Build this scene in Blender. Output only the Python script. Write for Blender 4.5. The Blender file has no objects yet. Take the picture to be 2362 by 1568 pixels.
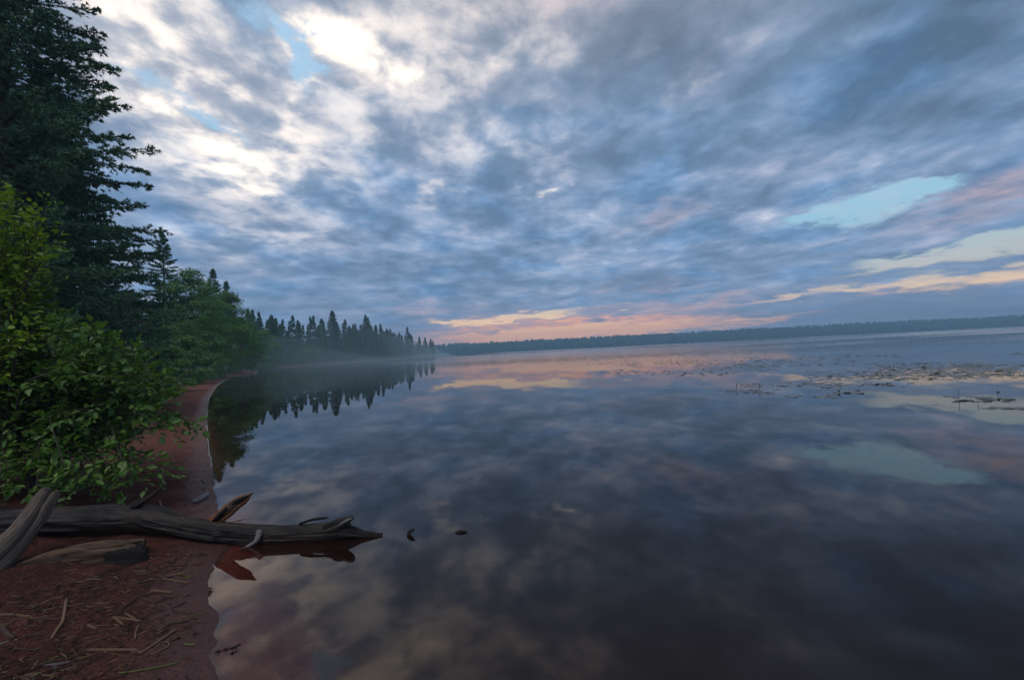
import bpy, bmesh, math, random
import numpy as np
from mathutils import Vector, Matrix, Euler

S = bpy.context.scene
COL = S.collection
R = math.radians

# ------------------------------------------------------------------ camera
F = 1000.0 / 2362.0            # focal length as a share of the frame's width
CAM_H = 1.55
PITCH, ROLL = R(1.43), R(-2.84)
cam_data = bpy.data.cameras.new('camera')
cam_data.sensor_width = 36.0
cam_data.lens = 36.0 * F
cam_data.clip_start = 0.05
cam_data.clip_end = 6000.0
cam = bpy.data.objects.new('camera', cam_data)
COL.objects.link(cam)
CAM_M = Matrix.Rotation(R(90) + PITCH, 4, 'X') @ Matrix.Rotation(ROLL, 4, 'Z')
CAM_M.translation = (0, 0, CAM_H)
cam.matrix_world = CAM_M
S.camera = cam
CAM_R = np.array(CAM_M.to_3x3())
CAM_O = np.array([0, 0, CAM_H])


def ray(px, py):
    """direction of a point of the photograph (2362 x 1568 units), not normalised, 1 along the view axis"""
    return CAM_R @ np.array([(px - 1181.0) / 1000.0, (784.0 - py) / 1000.0, -1.0])


def at(px, py, Y):
    """the point on that line of sight Y metres north of the camera"""
    d = ray(px, py)
    return CAM_O + d * (Y / d[1])


def ground(px, py, z=0.0):
    d = ray(px, py)
    return CAM_O + d * ((z - CAM_H) / d[2])


# ------------------------------------------------------------------ exposure, sampling
S.view_settings.view_transform = 'Standard'
S.view_settings.look = 'None'
S.view_settings.exposure = 0.12
S.view_settings.gamma = 1.0
S.view_settings.use_curve_mapping = False
S.cycles.use_denoising = True
S.cycles.max_bounces = 8
S.cycles.diffuse_bounces = 3
S.cycles.glossy_bounces = 3
S.cycles.transmission_bounces = 4
S.cycles.transparent_max_bounces = 12
S.cycles.volume_bounces = 1
S.cycles.sample_clamp_indirect = 4.0


# ------------------------------------------------------------------ node helper
class NT:
    def __init__(self, tree):
        self.t = tree
        self.t.nodes.clear()

    def n(self, kind, **kw):
        nd = self.t.nodes.new(kind)
        for k, v in kw.items():
            setattr(nd, k, v)
        return nd

    def put(self, sock, v):
        if isinstance(v, bpy.types.NodeSocket):
            self.t.links.new(v, sock)
        elif v is not None:
            if isinstance(v, (tuple, list)) and len(v) == 3 and sock.type == 'RGBA':
                v = (*v, 1.0)
            sock.default_value = v

    def m(self, op, a, b=None, c=None, clamp=False):
        nd = self.n('ShaderNodeMath', operation=op, use_clamp=clamp)
        for i, v in enumerate((a, b, c)):
            self.put(nd.inputs[i], v)
        return nd.outputs[0]

    def vm(self, op, a, b=None, scale=None):
        nd = self.n('ShaderNodeVectorMath', operation=op)
        self.put(nd.inputs[0], a)
        if b is not None:
            self.put(nd.inputs[1], b)
        if scale is not None:
            self.put(nd.inputs['Scale'], scale)
        return nd.outputs['Value'] if op in ('LENGTH', 'DOT_PRODUCT', 'DISTANCE') else nd.outputs['Vector']

    def xyz(self, x, y, z=0.0):
        nd = self.n('ShaderNodeCombineXYZ')
        for i, v in enumerate((x, y, z)):
            self.put(nd.inputs[i], v)
        return nd.outputs[0]

    def sep(self, v):
        nd = self.n('ShaderNodeSeparateXYZ')
        self.put(nd.inputs[0], v)
        return nd.outputs

    def noise(self, vec, scale, detail=4.0, rough=0.5, dist=0.0, lac=2.0):
        nd = self.n('ShaderNodeTexNoise')
        self.put(nd.inputs['Vector'], vec)
        nd.inputs['Scale'].default_value = scale
        nd.inputs['Detail'].default_value = detail
        nd.inputs['Roughness'].default_value = rough
        nd.inputs['Lacunarity'].default_value = lac
        nd.inputs['Distortion'].default_value = dist
        return nd.outputs['Fac']

    def rng(self, v, a, b, c=0.0, d=1.0, smooth=True):
        nd = self.n('ShaderNodeMapRange', interpolation_type='SMOOTHSTEP' if smooth else 'LINEAR')
        self.put(nd.inputs['Value'], v)
        for k, q in zip(('From Min', 'From Max', 'To Min', 'To Max'), (a, b, c, d)):
            self.put(nd.inputs[k], q)
        return nd.outputs['Result']

    def mix(self, f, a, b, kind='MIX'):
        nd = self.n('ShaderNodeMix', data_type='RGBA', blend_type=kind)
        self.put(nd.inputs[0], f)
        self.put(nd.inputs[6], a)
        self.put(nd.inputs[7], b)
        return nd.outputs[2]

    def ramp(self, f, stops, mode='EASE'):
        nd = self.n('ShaderNodeValToRGB')
        nd.color_ramp.interpolation = mode
        el = nd.color_ramp.elements
        while len(el) < len(stops):
            el.new(0.5)
        for e, (p, c) in zip(el, stops):
            e.position = p
            e.color = (*c, 1.0) if len(c) == 3 else c
        self.put(nd.inputs[0], f)
        return nd.outputs[0]


# ------------------------------------------------------------------ sky: clear dawn sky seen through broken cloud
SUN_AZ, SUN_EL = R(-152), R(54)
world = bpy.data.worlds.new('World')
S.world = world
world.use_nodes = True
W = NT(world.node_tree)
dirv = W.n('ShaderNodeTexCoord').outputs['Generated']
dx, dy, dz = W.sep(dirv)
zc = W.m('MAXIMUM', dz, 0.0)
yc = W.m('MAXIMUM', dy, 0.02)
behind = W.m('LESS_THAN', dy, 0.02)
den = W.m('ADD', zc, 0.13)
P = W.xyz(W.m('DIVIDE', dx, den), W.m('DIVIDE', dy, den), 0.0)      # the cloud layer seen from below
gu = W.m('DIVIDE', dx, yc)
gw = W.m('ADD', W.m('DIVIDE', dz, yc), W.m('MULTIPLY', behind, 100.0))
wn = W.n('ShaderNodeTexNoise')
W.put(wn.inputs['Vector'], P)
wn.inputs['Scale'].default_value = 2.6
wn.inputs['Detail'].default_value = 6.0
wn.inputs['Roughness'].default_value = 0.62
wv = W.vm('SUBTRACT', wn.outputs['Color'], (0.5, 0.5, 0.5))
wx, wy, wz = W.sep(wv)
amp = W.m('MULTIPLY', W.m('ADD', zc, 0.06), 0.62)
G = W.xyz(W.m('ADD', gu, W.m('MULTIPLY', wx, W.m('MULTIPLY', amp, 1.5))),
          W.m('ADD', gw, W.m('MULTIPLY', wy, amp)), 0.0)


def blob(px, py, rx, ry, ang=0.0, inner=0.0):
    """a soft patch of sky, 1 inside and 0 outside"""
    d = ray(px, py)
    mp = W.n('ShaderNodeMapping', vector_type='TEXTURE')
    W.put(mp.inputs['Vector'], G)
    mp.inputs['Location'].default_value = (d[0] / d[1], d[2] / d[1], 0)
    mp.inputs['Rotation'].default_value = (0, 0, R(ang) + ROLL)
    mp.inputs['Scale'].default_value = (rx / 1000.0, ry / 1000.0, 1.0)
    return W.rng(W.vm('LENGTH', mp.outputs[0]), inner, 1.0, 1.0, 0.0)


def patches(items):
    tot = None
    for wgt, *a in items:
        b = W.m('MULTIPLY', blob(*a), wgt)
        tot = b if tot is None else W.m('ADD', tot, b)
    return tot

# where the layer is broken
holes = patches([
    (1.3, 2000, 478, 240, 66, 13, 0.2), (0.9, 2130, 440, 170, 52, 14, 0.1), (0.7, 1830, 514, 150, 34, 12),
    (1.15, 2300, 566, 380, 38, 11, 0.2), (0.8, 2050, 606, 230, 24, 9), (1.05, 2320, 632, 380, 34, 6, 0.15),
    (0.9, 2010, 657, 280, 24, 9, 0.1), (0.65, 1790, 687, 200, 15, 8),
    (1.3, 1360, 764, 430, 27, 4, 0.25), (1.25, 1085, 744, 150, 17, 3, 0.2), (1.2, 1240, 727, 160, 18, 5, 0.2),
    (0.7, 1440, 708, 100, 9, 7), (0.75, 1750, 740, 280, 15, 8), (0.6, 1060, 774, 160, 10, 3), (0.5, 1610, 690, 130, 9, 8),
    (1.05, 722, 110, 55, 170, 15, 0.1), (0.75, 640, 20, 150, 70, 0), (0.7, 430, 235, 200, 32, -42), (0.7, 300, 150, 140, 44, -40),
    (0.6, 520, 300, 180, 30, -40), (0.65, 240, 240, 110, 44, -40), (0.3, 560, 440, 200, 22, -20)])
# where the layer is thin and glows
glow = patches([
    (0.78, 450, 200, 540, 300, -35, 0.25), (0.55, 330, 150, 250, 62, -55, 0.1), (0.55, 555, 365, 160, 80, -48, 0.1), (0.40, 440, 300, 130, 50, -40),
    (0.95, 795, 100, 110, 170, 78, 0.25), (0.55, 670, 85, 45, 80, 70), (0.35, 660, 195, 170, 45, 10), (0.35, 230, 110, 130, 60, -50), (0.40, 260, 10, 200, 90, -40),
    (0.50, 900, 90, 330, 200, -10), (0.30, 1010, 445, 75, 46, 20), (0.65, 1255, 443, 66, 30, 8), (0.28, 1050, 215, 80, 70, 40), (0.30, 1485, 90, 90, 60, 30),
    (0.30, 850, 250, 240, 130, -20), (0.18, 600, 560, 330, 70, 0), (0.16, 1650, 150, 170, 50, 40), (0.30, 1180, 90, 320, 150, 10), (0.26, 1100, 330, 300, 140, 0),
    (0.35, 170, -250, 900, 330, 0)])
warm = patches([
    (0.8, 2310, 428, 180, 46, 16), (0.4, 2230, 500, 240, 32, 10), (0.35, 1540, 480, 140, 46, 25),
    (1.3, 1320, 762, 540, 34, 4, 0.3), (0.6, 1180, 735, 300, 30, 3), (0.4, 1600, 705, 340, 26, 7), (0.25, 1000, 708, 300, 16, 3),
    (0.4, 1480, 660, 260, 20, 5), (0.35, 2120, 655, 300, 18, 8)])
gloom = patches([(0.9, 2150, 140, 560, 330, 20), (0.45, 1700, 400, 420, 140, 20), (0.35, 440, 500, 300, 80, 0), (0.3, 2150, 705, 420, 36, 4, 0.2),
                 (0.45, 900, 640, 560, 80, 0), (0.4, 1800, 590, 330, 34, 5), (0.5, 2250, 30, 420, 160, 0)])

sa = W.n('ShaderNodeMapping', vector_type='POINT')
W.put(sa.inputs['Vector'], P)
sa.inputs['Rotation'].default_value = (0, 0, R(-14))
sa.inputs['Scale'].default_value = (1.0, 0.9, 1.0)
PS = sa.outputs[0]
fade = W.rng(dz, 0.02, 0.30, 0.45, 1.0)
n_big = W.noise(PS, 1.25, 3.0, 0.42, 0.3)
n_mid = W.noise(PS, 3.9, 5.0, 0.50, 0.35)
n_fin = W.noise(PS, 9.5, 6.0, 0.55, 0.25)
n_tone = W.noise(W.vm('ADD', PS, (7.3, 2.1, 0.0)), 2.2, 3.0, 0.5)
n_fin = W.m('ADD', 0.5, W.m('MULTIPLY', W.m('SUBTRACT', n_fin, 0.5), fade))
tex = W.m('ADD', W.m('MULTIPLY', n_big, 0.34), W.m('ADD', W.m('MULTIPLY', n_mid, 0.44), W.m('MULTIPLY', n_fin, 0.22)))

tex = W.m('ADD', 0.5, W.m('MULTIPLY', W.m('SUBTRACT', tex, 0.5), W.rng(dz, 0.03, 0.26, 0.55, 1.08)))

# clear sky behind: blue-green overhead, pale then orange low down, over the Sky Texture
sky = W.n('ShaderNodeTexSky')
sky.sky_type = 'NISHITA'
sky.sun_disc = False
sky.sun_elevation = SUN_EL
sky.sun_rotation = SUN_AZ
el = W.m('ARCSINE', dz)
clear = W.ramp(W.rng(el, 0.0, R(40), 0, 1, False), [
    (0.0, (0.92, 0.42, 0.27)), (0.055, (1.10, 0.54, 0.29)), (0.10, (1.05, 0.70, 0.40)), (0.14, (0.54, 0.53, 0.49)), (0.19, (0.46, 0.54, 0.55)),
    (0.30, (0.31, 0.56, 0.71)), (0.6, (0.34, 0.58, 0.80)), (1.0, (0.42, 0.64, 0.86))], 'LINEAR')
clear = W.mix(0.12, clear, W.mix(1.0, sky.outputs[0], (0.1, 0.1, 0.1), 'MULTIPLY'))

veil = W.m('MULTIPLY', W.rng(W.m('ADD', W.m('MULTIPLY', n_fin, 0.5), W.m('MULTIPLY', n_mid, 0.5)), 0.40, 0.62), 0.38)
clear = W.mix(veil, clear, W.mix(W.rng(el, R(3), R(9)), (0.98, 0.56, 0.36), (0.50, 0.56, 0.64)))

# cloud colours
shade = W.m('ADD', tex, W.m('SUBTRACT', W.m('MULTIPLY', glow, 0.08), W.m('MULTIPLY', gloom, 0.075)))
cl = W.ramp(shade, [(0.36, (0.105, 0.180, 0.290)), (0.45, (0.150, 0.250, 0.405)), (0.52, (0.215, 0.322, 0.500)), (0.60, (0.36, 0.450, 0.62)), (0.68, (0.62, 0.67, 0.78))], 'LINEAR')
cl = W.mix(W.rng(n_tone, 0.44, 0.64, 0.0, 0.45), cl, W.mix(1.0, cl, (1.14, 0.95, 0.90), 'MULTIPLY'))
cl = W.mix(W.rng(n_tone, 0.36, 0.48, 0.7, 0.0), cl, W.mix(1.0, cl, (0.84, 1.00, 1.12), 'MULTIPLY'))
cl = W.mix(W.rng(dz, 0.34, 0.68, 0.0, 0.85), cl, W.mix(1.0, cl, (1.26, 0.96, 0.78), 'MULTIPLY'))
cl = W.mix(W.m('MULTIPLY', warm, W.rng(tex, 0.42, 0.56, 0.25, 1.0), clamp=True), cl, W.mix(W.rng(el, R(3), R(8)), (0.95, 0.45, 0.30), (0.56, 0.38, 0.38)))
t_lit = W.m('ADD', W.m('MULTIPLY', n_mid, 0.45), W.m('ADD', W.m('MULTIPLY', n_fin, 0.30), W.m('MULTIPLY', n_big, 0.25)))
cl = W.mix(W.m('MULTIPLY', glow, 0.75, clamp=True), cl, W.ramp(t_lit, [(0.40, (0.33, 0.38, 0.48)), (0.475, (0.55, 0.56, 0.61)), (0.55, (0.92, 0.85, 0.81))], 'LINEAR'))
lit = W.m('MULTIPLY', glow, W.rng(t_lit, 0.44, 0.62, 0.0, 1.35))
cl = W.mix(W.m('MINIMUM', lit, 1.0), cl, (1.22, 1.09, 0.95))
cl = W.mix(W.m('MULTIPLY', gloom, 0.42, clamp=True), cl, W.mix(1.0, cl, (0.58, 0.64, 0.66), 'MULTIPLY'))
# low bank and haze along the horizon
low = W.rng(el, R(0.0), R(8.0), 1.0, 0.0)
cl = W.mix(W.m('MULTIPLY', W.m('MULTIPLY', low, 0.55), W.m('SUBTRACT', 1.0, W.m('MINIMUM', warm, 0.8))), cl, (0.190, 0.225, 0.340))

cov_t = W.m('ADD', W.m('MULTIPLY', n_mid, 0.45), W.m('ADD', W.m('MULTIPLY', n_fin, 0.35), W.m('MULTIPLY', n_big, 0.20)))
cover = W.m('SUBTRACT', W.m('ADD', W.m('MULTIPLY', W.m('SUBTRACT', cov_t, 0.5), 3.5), 0.90), W.m('MULTIPLY', holes, 1.22))
alpha = W.rng(cover, -0.62, 0.62)
col = W.mix(alpha, clear, cl)
below = W.rng(dz, -0.02, 0.0, 1.0, 0.0)
col = W.mix(below, col, (0.10, 0.12, 0.16))
bg = W.n('ShaderNodeBackground')
W.put(bg.inputs['Color'], col)
bg.inputs['Strength'].default_value = 1.05
wo = W.n('ShaderNodeOutputWorld')
W.t.links.new(bg.outputs[0], wo.inputs['Surface'])
world.cycles.sampling_method = 'MANUAL'
world.cycles.sample_map_resolution = 1024

# ------------------------------------------------------------------ one soft sun added behind the camera, where none is seen, to brighten the land
fill_sun_data = bpy.data.lights.new('fill_sun', 'SUN')
fill_sun_data.energy = 1.25
fill_sun_data.angle = R(35)
fill_sun_data.color = (1.0, 0.93, 0.82)
fill_sun = bpy.data.objects.new('fill_sun', fill_sun_data)
COL.objects.link(fill_sun)
sd = Vector((math.sin(SUN_AZ) * math.cos(SUN_EL), math.cos(SUN_AZ) * math.cos(SUN_EL), math.sin(SUN_EL)))
fill_sun.rotation_euler = sd.to_track_quat('Z', 'Y').to_euler()
fill_sun.location = sd * 40

# ================================================================== helpers for objects
RNG = np.random.default_rng(7)


def tag(o, label=None, cat=None, group=None, kind=None):
    for k, v in (('label', label), ('category', cat), ('group', group), ('kind', kind)):
        if v:
            o[k] = v
    return o


def empty(name, loc, label, cat, group=None, rz=0.0):
    o = bpy.data.objects.new(name, None)
    o.empty_display_size = 0.2
    o.location = loc
    o.rotation_euler = (0, 0, rz)
    COL.objects.link(o)
    return tag(o, label, cat, group)


def link(name, me, parent=None, loc=None):
    o = bpy.data.objects.new(name, me)
    COL.objects.link(o)
    if parent is not None:
        o.parent = parent
    if loc is not None:
        o.location = loc
    return o


def copy_tree(o, parent=None):
    c = o.copy()
    COL.objects.link(c)
    if parent is not None:
        c.parent = parent
    for ch in list(o.children):
        copy_tree(ch, c)
    return c


class Geo:
    """collects triangles and quads with a tone and a grain coordinate per vertex, then makes ONE mesh"""

    def __init__(self):
        self.V, self.T, self.Q, self.tone, self.grain, self.n = [], [], [], [], [], 0

    def add(self, V, T=None, Q=None, tone=0.5, grain=None):
        V = np.asarray(V, float).reshape(-1, 3)
        self.V.append(V)
        if T is not None and len(T):
            self.T.append(np.asarray(T, np.int64).reshape(-1, 3) + self.n)
        if Q is not None and len(Q):
            self.Q.append(np.asarray(Q, np.int64).reshape(-1, 4) + self.n)
        self.tone.append(np.broadcast_to(np.asarray(tone, float), (len(V),)).copy())
        self.grain.append(V.copy() if grain is None else np.asarray(grain, float).reshape(-1, 3))
        self.n += len(V)

    def mesh(self, name, mat, smooth=True, shift=None):
        V = np.concatenate(self.V)
        if shift is not None:
            V = V - np.asarray(shift)
        T = np.concatenate(self.T) if self.T else np.zeros((0, 3), np.int64)
        Q = np.concatenate(self.Q) if self.Q else np.zeros((0, 4), np.int64)
        me = bpy.data.meshes.new(name)
        me.vertices.add(len(V))
        me.vertices.foreach_set('co', V.astype(np.float32).ravel())
        loops = np.concatenate([T.ravel(), Q.ravel()]).astype(np.int32)
        me.loops.add(len(loops))
        me.loops.foreach_set('vertex_index', loops)
        me.polygons.add(len(T) + len(Q))
        starts = np.concatenate([np.arange(len(T)) * 3, len(T) * 3 + np.arange(len(Q)) * 4]).astype(np.int32)
        me.polygons.foreach_set('loop_start', starts)
        me.polygons.foreach_set('use_smooth', np.full(len(T) + len(Q), smooth, bool))
        a = me.attributes.new('tone', 'FLOAT', 'POINT')
        a.data.foreach_set('value', np.concatenate(self.tone).astype(np.float32))
        g = me.attributes.new('grain', 'FLOAT_VECTOR', 'POINT')
        g.data.foreach_set('vector', np.concatenate(self.grain).astype(np.float32).ravel())
        me.materials.append(mat)
        me.update(calc_edges=True)
        return me

    def build(self, name, mat, parent=None, smooth=True, shift=None, loc=None):
        return link(name, self.mesh(name, mat, smooth, shift), parent, loc)


def unit(v):
    v = np.asarray(v, float)
    return v / np.maximum(np.linalg.norm(v, axis=-1, keepdims=True), 1e-9)


def _hash(ix, iy, seed):
    h = (ix * 374761393 + iy * 668265263 + seed * 974634777) & 0xFFFFFFFF
    h = ((h ^ (h >> 13)) * 1274126177) & 0xFFFFFFFF
    return ((h ^ (h >> 16)) & 0xFFFF) / 65535.0


def vnoise(x, y, seed=0):
    x, y = np.asarray(x, float), np.asarray(y, float)
    ix, iy = np.floor(x).astype(np.int64), np.floor(y).astype(np.int64)
    fx, fy = x - ix, y - iy
    fx, fy = fx * fx * (3 - 2 * fx), fy * fy * (3 - 2 * fy)
    a, b = _hash(ix, iy, seed), _hash(ix + 1, iy, seed)
    c, d = _hash(ix, iy + 1, seed), _hash(ix + 1, iy + 1, seed)
    return (a + (b - a) * fx) * (1 - fy) + (c + (d - c) * fx) * fy - 0.5


def fbm(x, y, octs=3, seed=0):
    s, a = 0.0, 1.0
    for k in range(octs):
        s = s + a * vnoise(x * 2 ** k, y * 2 ** k, seed + k)
        a *= 0.5
    return s


def tube(geo, pts, rad, sides=8, rough=0.0, seed=0, tone=0.5, caps=True, flat=1.0, stretch=6.0, ridge=0.0, marks=()):
    """a bent round limb through pts with radius rad at each of them; rough and ridge shape its bark"""
    pts, rad = np.asarray(pts, float), np.asarray(rad, float)
    n = len(pts)
    tan = unit(np.gradient(pts, axis=0))
    ref = np.array([0, 0, 1.0]) if abs(tan[0][2]) < 0.9 else np.array([1.0, 0, 0])
    u = unit(np.cross(tan, ref))
    v = np.cross(u, tan)
    th = np.linspace(0, 2 * np.pi, sides, endpoint=False)
    s = np.concatenate([[0], np.cumsum(np.linalg.norm(np.diff(pts, axis=0), axis=1))])
    ct, st = np.cos(th), np.sin(th)
    rr = rad[:, None] * np.ones(sides)[None]
    if rough:
        k = fbm(np.add.outer(s * stretch, ct * 2.2) + 11, np.add.outer(s * 0.7, st * 2.2) + 5, 3, seed)
        rr = rr * (1 + rough * k)
    if ridge:
        k = fbm(np.add.outer(s * 1.6, ct * 9) + 3, np.add.outer(s * 0.5, st * 9) + 9, 3, seed + 5)
        rr = rr + ridge * k
    for s0, t0, ws, wt, hh in marks:                      # knots stand out, cracks cut in
        dt = (th[None] - t0 + np.pi) % (2 * np.pi) - np.pi
        rr = rr + hh * np.exp(-((s[:, None] - s0) / ws) ** 2 - (dt / wt) ** 2)
    rr = np.maximum(rr, 0.4 * rad[:, None])
    V = pts[:, None, :] + rr[..., None] * (ct[None, :, None] * u[:, None, :] + flat * st[None, :, None] * v[:, None, :])
    gr = np.stack([np.broadcast_to(ct, (n, sides)) * 0.12, np.broadcast_to(st, (n, sides)) * 0.12, np.broadcast_to(s[:, None], (n, sides))], -1)
    i, j = np.meshgrid(np.arange(n - 1), np.arange(sides), indexing='ij')
    jn = (j + 1) % sides
    Q = np.stack([i * sides + j, i * sides + jn, (i + 1) * sides + jn, (i + 1) * sides + j], -1).reshape(-1, 4)
    V, gr = V.reshape(-1, 3), gr.reshape(-1, 3)
    T = None
    if caps:
        V = np.vstack([V, pts[0], pts[-1]])
        gr = np.vstack([gr, [0, 0, 0], [0, 0, s[-1]]])
        a = np.arange(sides)
        b = (a + 1) % sides
        T = np.vstack([np.stack([b, a, np.full(sides, n * sides)], -1),
                       np.stack([a + (n - 1) * sides, b + (n - 1) * sides, np.full(sides, n * sides + 1)], -1)])
    geo.add(V, T, Q, tone, gr)


def spline(ctrl, n):
    """smooth curve through control rows (any number of columns)"""
    c = np.asarray(ctrl, float)
    c = np.vstack([2 * c[0] - c[1], c, 2 * c[-1] - c[-2]])
    m = len(c) - 3
    t = np.linspace(0, m - 1e-6, n)
    k = t.astype(int)
    f = (t - k)[:, None]
    p0, p1, p2, p3 = c[k], c[k + 1], c[k + 2], c[k + 3]
    return 0.5 * (2 * p1 + (p2 - p0) * f + (2 * p0 - 5 * p1 + 4 * p2 - p3) * f ** 2 + (3 * p1 - p0 - 3 * p2 + p3) * f ** 3)


# ================================================================== materials
def material(name):
    m = bpy.data.materials.new(name)
    m.use_nodes = True
    t = NT(m.node_tree)
    out = t.n('ShaderNodeOutputMaterial')
    return m, t, out


def surface(t, out, color, rough=0.8, spec=0.3, bump=None, bump_d=0.01, strength=0.6):
    b = t.n('ShaderNodeBsdfPrincipled')
    t.put(b.inputs['Base Color'], color)
    t.put(b.inputs['Roughness'], rough)
    t.put(b.inputs['Specular IOR Level'], spec)
    if bump is not None:
        bn = t.n('ShaderNodeBump')
        bn.inputs['Strength'].default_value = strength
        bn.inputs['Distance'].default_value = bump_d
        t.put(bn.inputs['Height'], bump)
        t.t.links.new(bn.outputs[0], b.inputs['Normal'])
    t.t.links.new(b.outputs[0], out.inputs['Surface'])
    return b


def attr(t, name):
    a = t.n('ShaderNodeAttribute', attribute_name=name)
    return a


def wood_mat(name, light, dark, crack=(0.02, 0.016, 0.014), patch=None, rough=0.75, mid=0.5):
    m, t, out = material(name)
    g = attr(t, 'grain').outputs['Vector']
    mp = t.n('ShaderNodeMapping')
    t.put(mp.inputs['Vector'], g)
    mp.inputs['Scale'].default_value = (34, 34, 3.6)
    fib = t.noise(mp.outputs[0], 2.6, 8, 0.66, 1.1)
    mp2 = t.n('ShaderNodeMapping')
    t.put(mp2.inputs['Vector'], g)
    mp2.inputs['Scale'].default_value = (9, 9, 1.6)
    big = t.noise(mp2.outputs[0], 1.6, 4, 0.55, 0.3)
    c = t.mix(t.rng(big, mid - 0.16, mid + 0.16), dark, light)
    c = t.mix(t.rng(fib, 0.40, 0.62), c, t.mix(1.0, c, (1.5, 1.45, 1.4), 'MULTIPLY'))
    c = t.mix(t.rng(fib, 0.30, 0.42, 1.0, 0.0), c, crack)
    if patch:
        pn = t.noise(mp2.outputs[0], 2.3, 3, 0.5, 0.8)
        c = t.mix(t.rng(pn, 0.44, 0.53), c, t.mix(t.rng(fib, 0.35, 0.62), patch[0], patch[1]))
    surface(t, out, c, rough, 0.3, t.m('ADD', fib, t.m('MULTIPLY', big, 0.6)), 0.012, 0.8)
    return m


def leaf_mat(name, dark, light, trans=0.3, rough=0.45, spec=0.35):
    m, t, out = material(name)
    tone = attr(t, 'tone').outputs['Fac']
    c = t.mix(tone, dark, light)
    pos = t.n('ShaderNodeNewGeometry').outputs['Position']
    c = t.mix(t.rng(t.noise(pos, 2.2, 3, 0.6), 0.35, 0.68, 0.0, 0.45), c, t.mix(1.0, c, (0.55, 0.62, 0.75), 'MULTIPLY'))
    b = t.n('ShaderNodeBsdfPrincipled')
    t.put(b.inputs['Base Color'], c)
    b.inputs['Roughness'].default_value = rough
    b.inputs['Specular IOR Level'].default_value = spec
    if trans:
        tr = t.n('ShaderNodeBsdfTranslucent')
        t.put(tr.inputs['Color'], t.mix(1.0, c, (1.1, 1.15, 0.6), 'MULTIPLY'))
        mx = t.n('ShaderNodeMixShader')
        mx.inputs[0].default_value = trans
        t.t.links.new(b.outputs[0], mx.inputs[1])
        t.t.links.new(tr.outputs[0], mx.inputs[2])
        t.t.links.new(mx.outputs[0], out.inputs['Surface'])
    else:
        t.t.links.new(b.outputs[0], out.inputs['Surface'])
    return m


M_BARK = wood_mat('spruce_bark', (0.085, 0.068, 0.055), (0.045, 0.036, 0.030))
M_TWIG = wood_mat('shrub_bark', (0.075, 0.062, 0.052), (0.040, 0.033, 0.028))
M_LOG = wood_mat('wet_driftwood', (0.032, 0.023, 0.0205), (0.006, 0.0055, 0.006), rough=0.45, mid=0.53)
M_STUB = wood_mat('broken_wood', (0.10, 0.06, 0.045), (0.028, 0.022, 0.022), patch=((0.13, 0.036, 0.018), (0.34, 0.13, 0.042)), rough=0.6)
M_PALE = wood_mat('bleached_driftwood', (0.105, 0.084, 0.070), (0.062, 0.048, 0.041), rough=0.8)
M_CHUNK = wood_mat('rotten_driftwood', (0.085, 0.052, 0.033), (0.024, 0.017, 0.014), rough=0.8)
M_SNAG = wood_mat('grey_driftwood', (0.20, 0.19, 0.19), (0.10, 0.095, 0.10), rough=0.7)
M_BLACK = wood_mat('near_black_wood', (0.009, 0.008, 0.008), (0.005, 0.0045, 0.0045), crack=(0.003, 0.003, 0.003), rough=0.95)  # near-black, also for the knot hole and hollow end built as solid lumps
M_STRAW = wood_mat('dry_reed', (0.21, 0.125, 0.078), (0.115, 0.066, 0.044), crack=(0.09, 0.05, 0.035), rough=0.7)
M_TWIG_DARK = wood_mat('dark_twig', (0.085, 0.055, 0.045), (0.045, 0.030, 0.026), rough=0.8)
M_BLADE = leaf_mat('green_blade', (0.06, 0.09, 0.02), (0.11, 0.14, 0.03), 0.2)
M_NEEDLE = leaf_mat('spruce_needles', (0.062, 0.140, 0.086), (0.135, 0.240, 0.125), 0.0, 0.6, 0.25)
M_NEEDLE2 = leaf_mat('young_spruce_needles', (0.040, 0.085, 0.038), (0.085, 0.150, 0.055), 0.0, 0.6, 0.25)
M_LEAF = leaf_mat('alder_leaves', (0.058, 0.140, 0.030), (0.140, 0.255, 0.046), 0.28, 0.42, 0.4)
M_LEAFY = leaf_mat('yellow_green_alder_leaves', (0.070, 0.170, 0.024), (0.23, 0.34, 0.030), 0.35, 0.45, 0.35)  # yellower, lighter leaf colour of the sapling
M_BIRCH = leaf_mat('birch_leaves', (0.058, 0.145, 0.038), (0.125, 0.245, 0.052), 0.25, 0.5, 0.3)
M_PAD = leaf_mat('lily_pad_leaf', (0.075, 0.075, 0.055), (0.150, 0.140, 0.095), 0.0, 0.28, 0.6)
M_STALK = leaf_mat('lily_stalk_green', (0.035, 0.035, 0.022), (0.06, 0.055, 0.03), 0.0, 0.5, 0.4)
M_FOREST = leaf_mat('far_forest_foliage', (0.018, 0.045, 0.034), (0.036, 0.075, 0.050), 0.0, 0.7, 0.1)

# ================================================================== the shore: land on the left, the lake on the right
SHORE_PX = [(510, 1568), (507, 1538), (481, 1512), (504, 1480), (487, 1464), (501, 1432), (494, 1410), (478, 1395), (480, 1340), (484, 1310), (500, 1280), (520, 1262), (505, 1230), (500, 1170), (495, 1130), (490, 1090), (480, 1020),
            (476, 960), (481, 918), (500, 890), (530, 870)]
near = [ground(*p)[:2] for p in SHORE_PX]
SHORE = np.array([(-9, -260), (-5, -60), (-2.2, -12), (-1.15, -2), (-1.2, 0.8)] + [tuple(p) for p in near] +
                 [(-37, 62), (-46, 78), (-58, 98), (-65, 122), (-66, 150), (-62, 180), (-60.5, 210), (-64, 250), (-70, 300), (-74, 345), (-76, 372),
                  (-66, 388), (-52, 397), (-50, 401), (-62, 402), (-84, 404), (-130, 440), (-300, 470), (-1000, 500)])
LAND = np.vstack([SHORE, [(-1500, 500), (-1500, -260)]])


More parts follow.
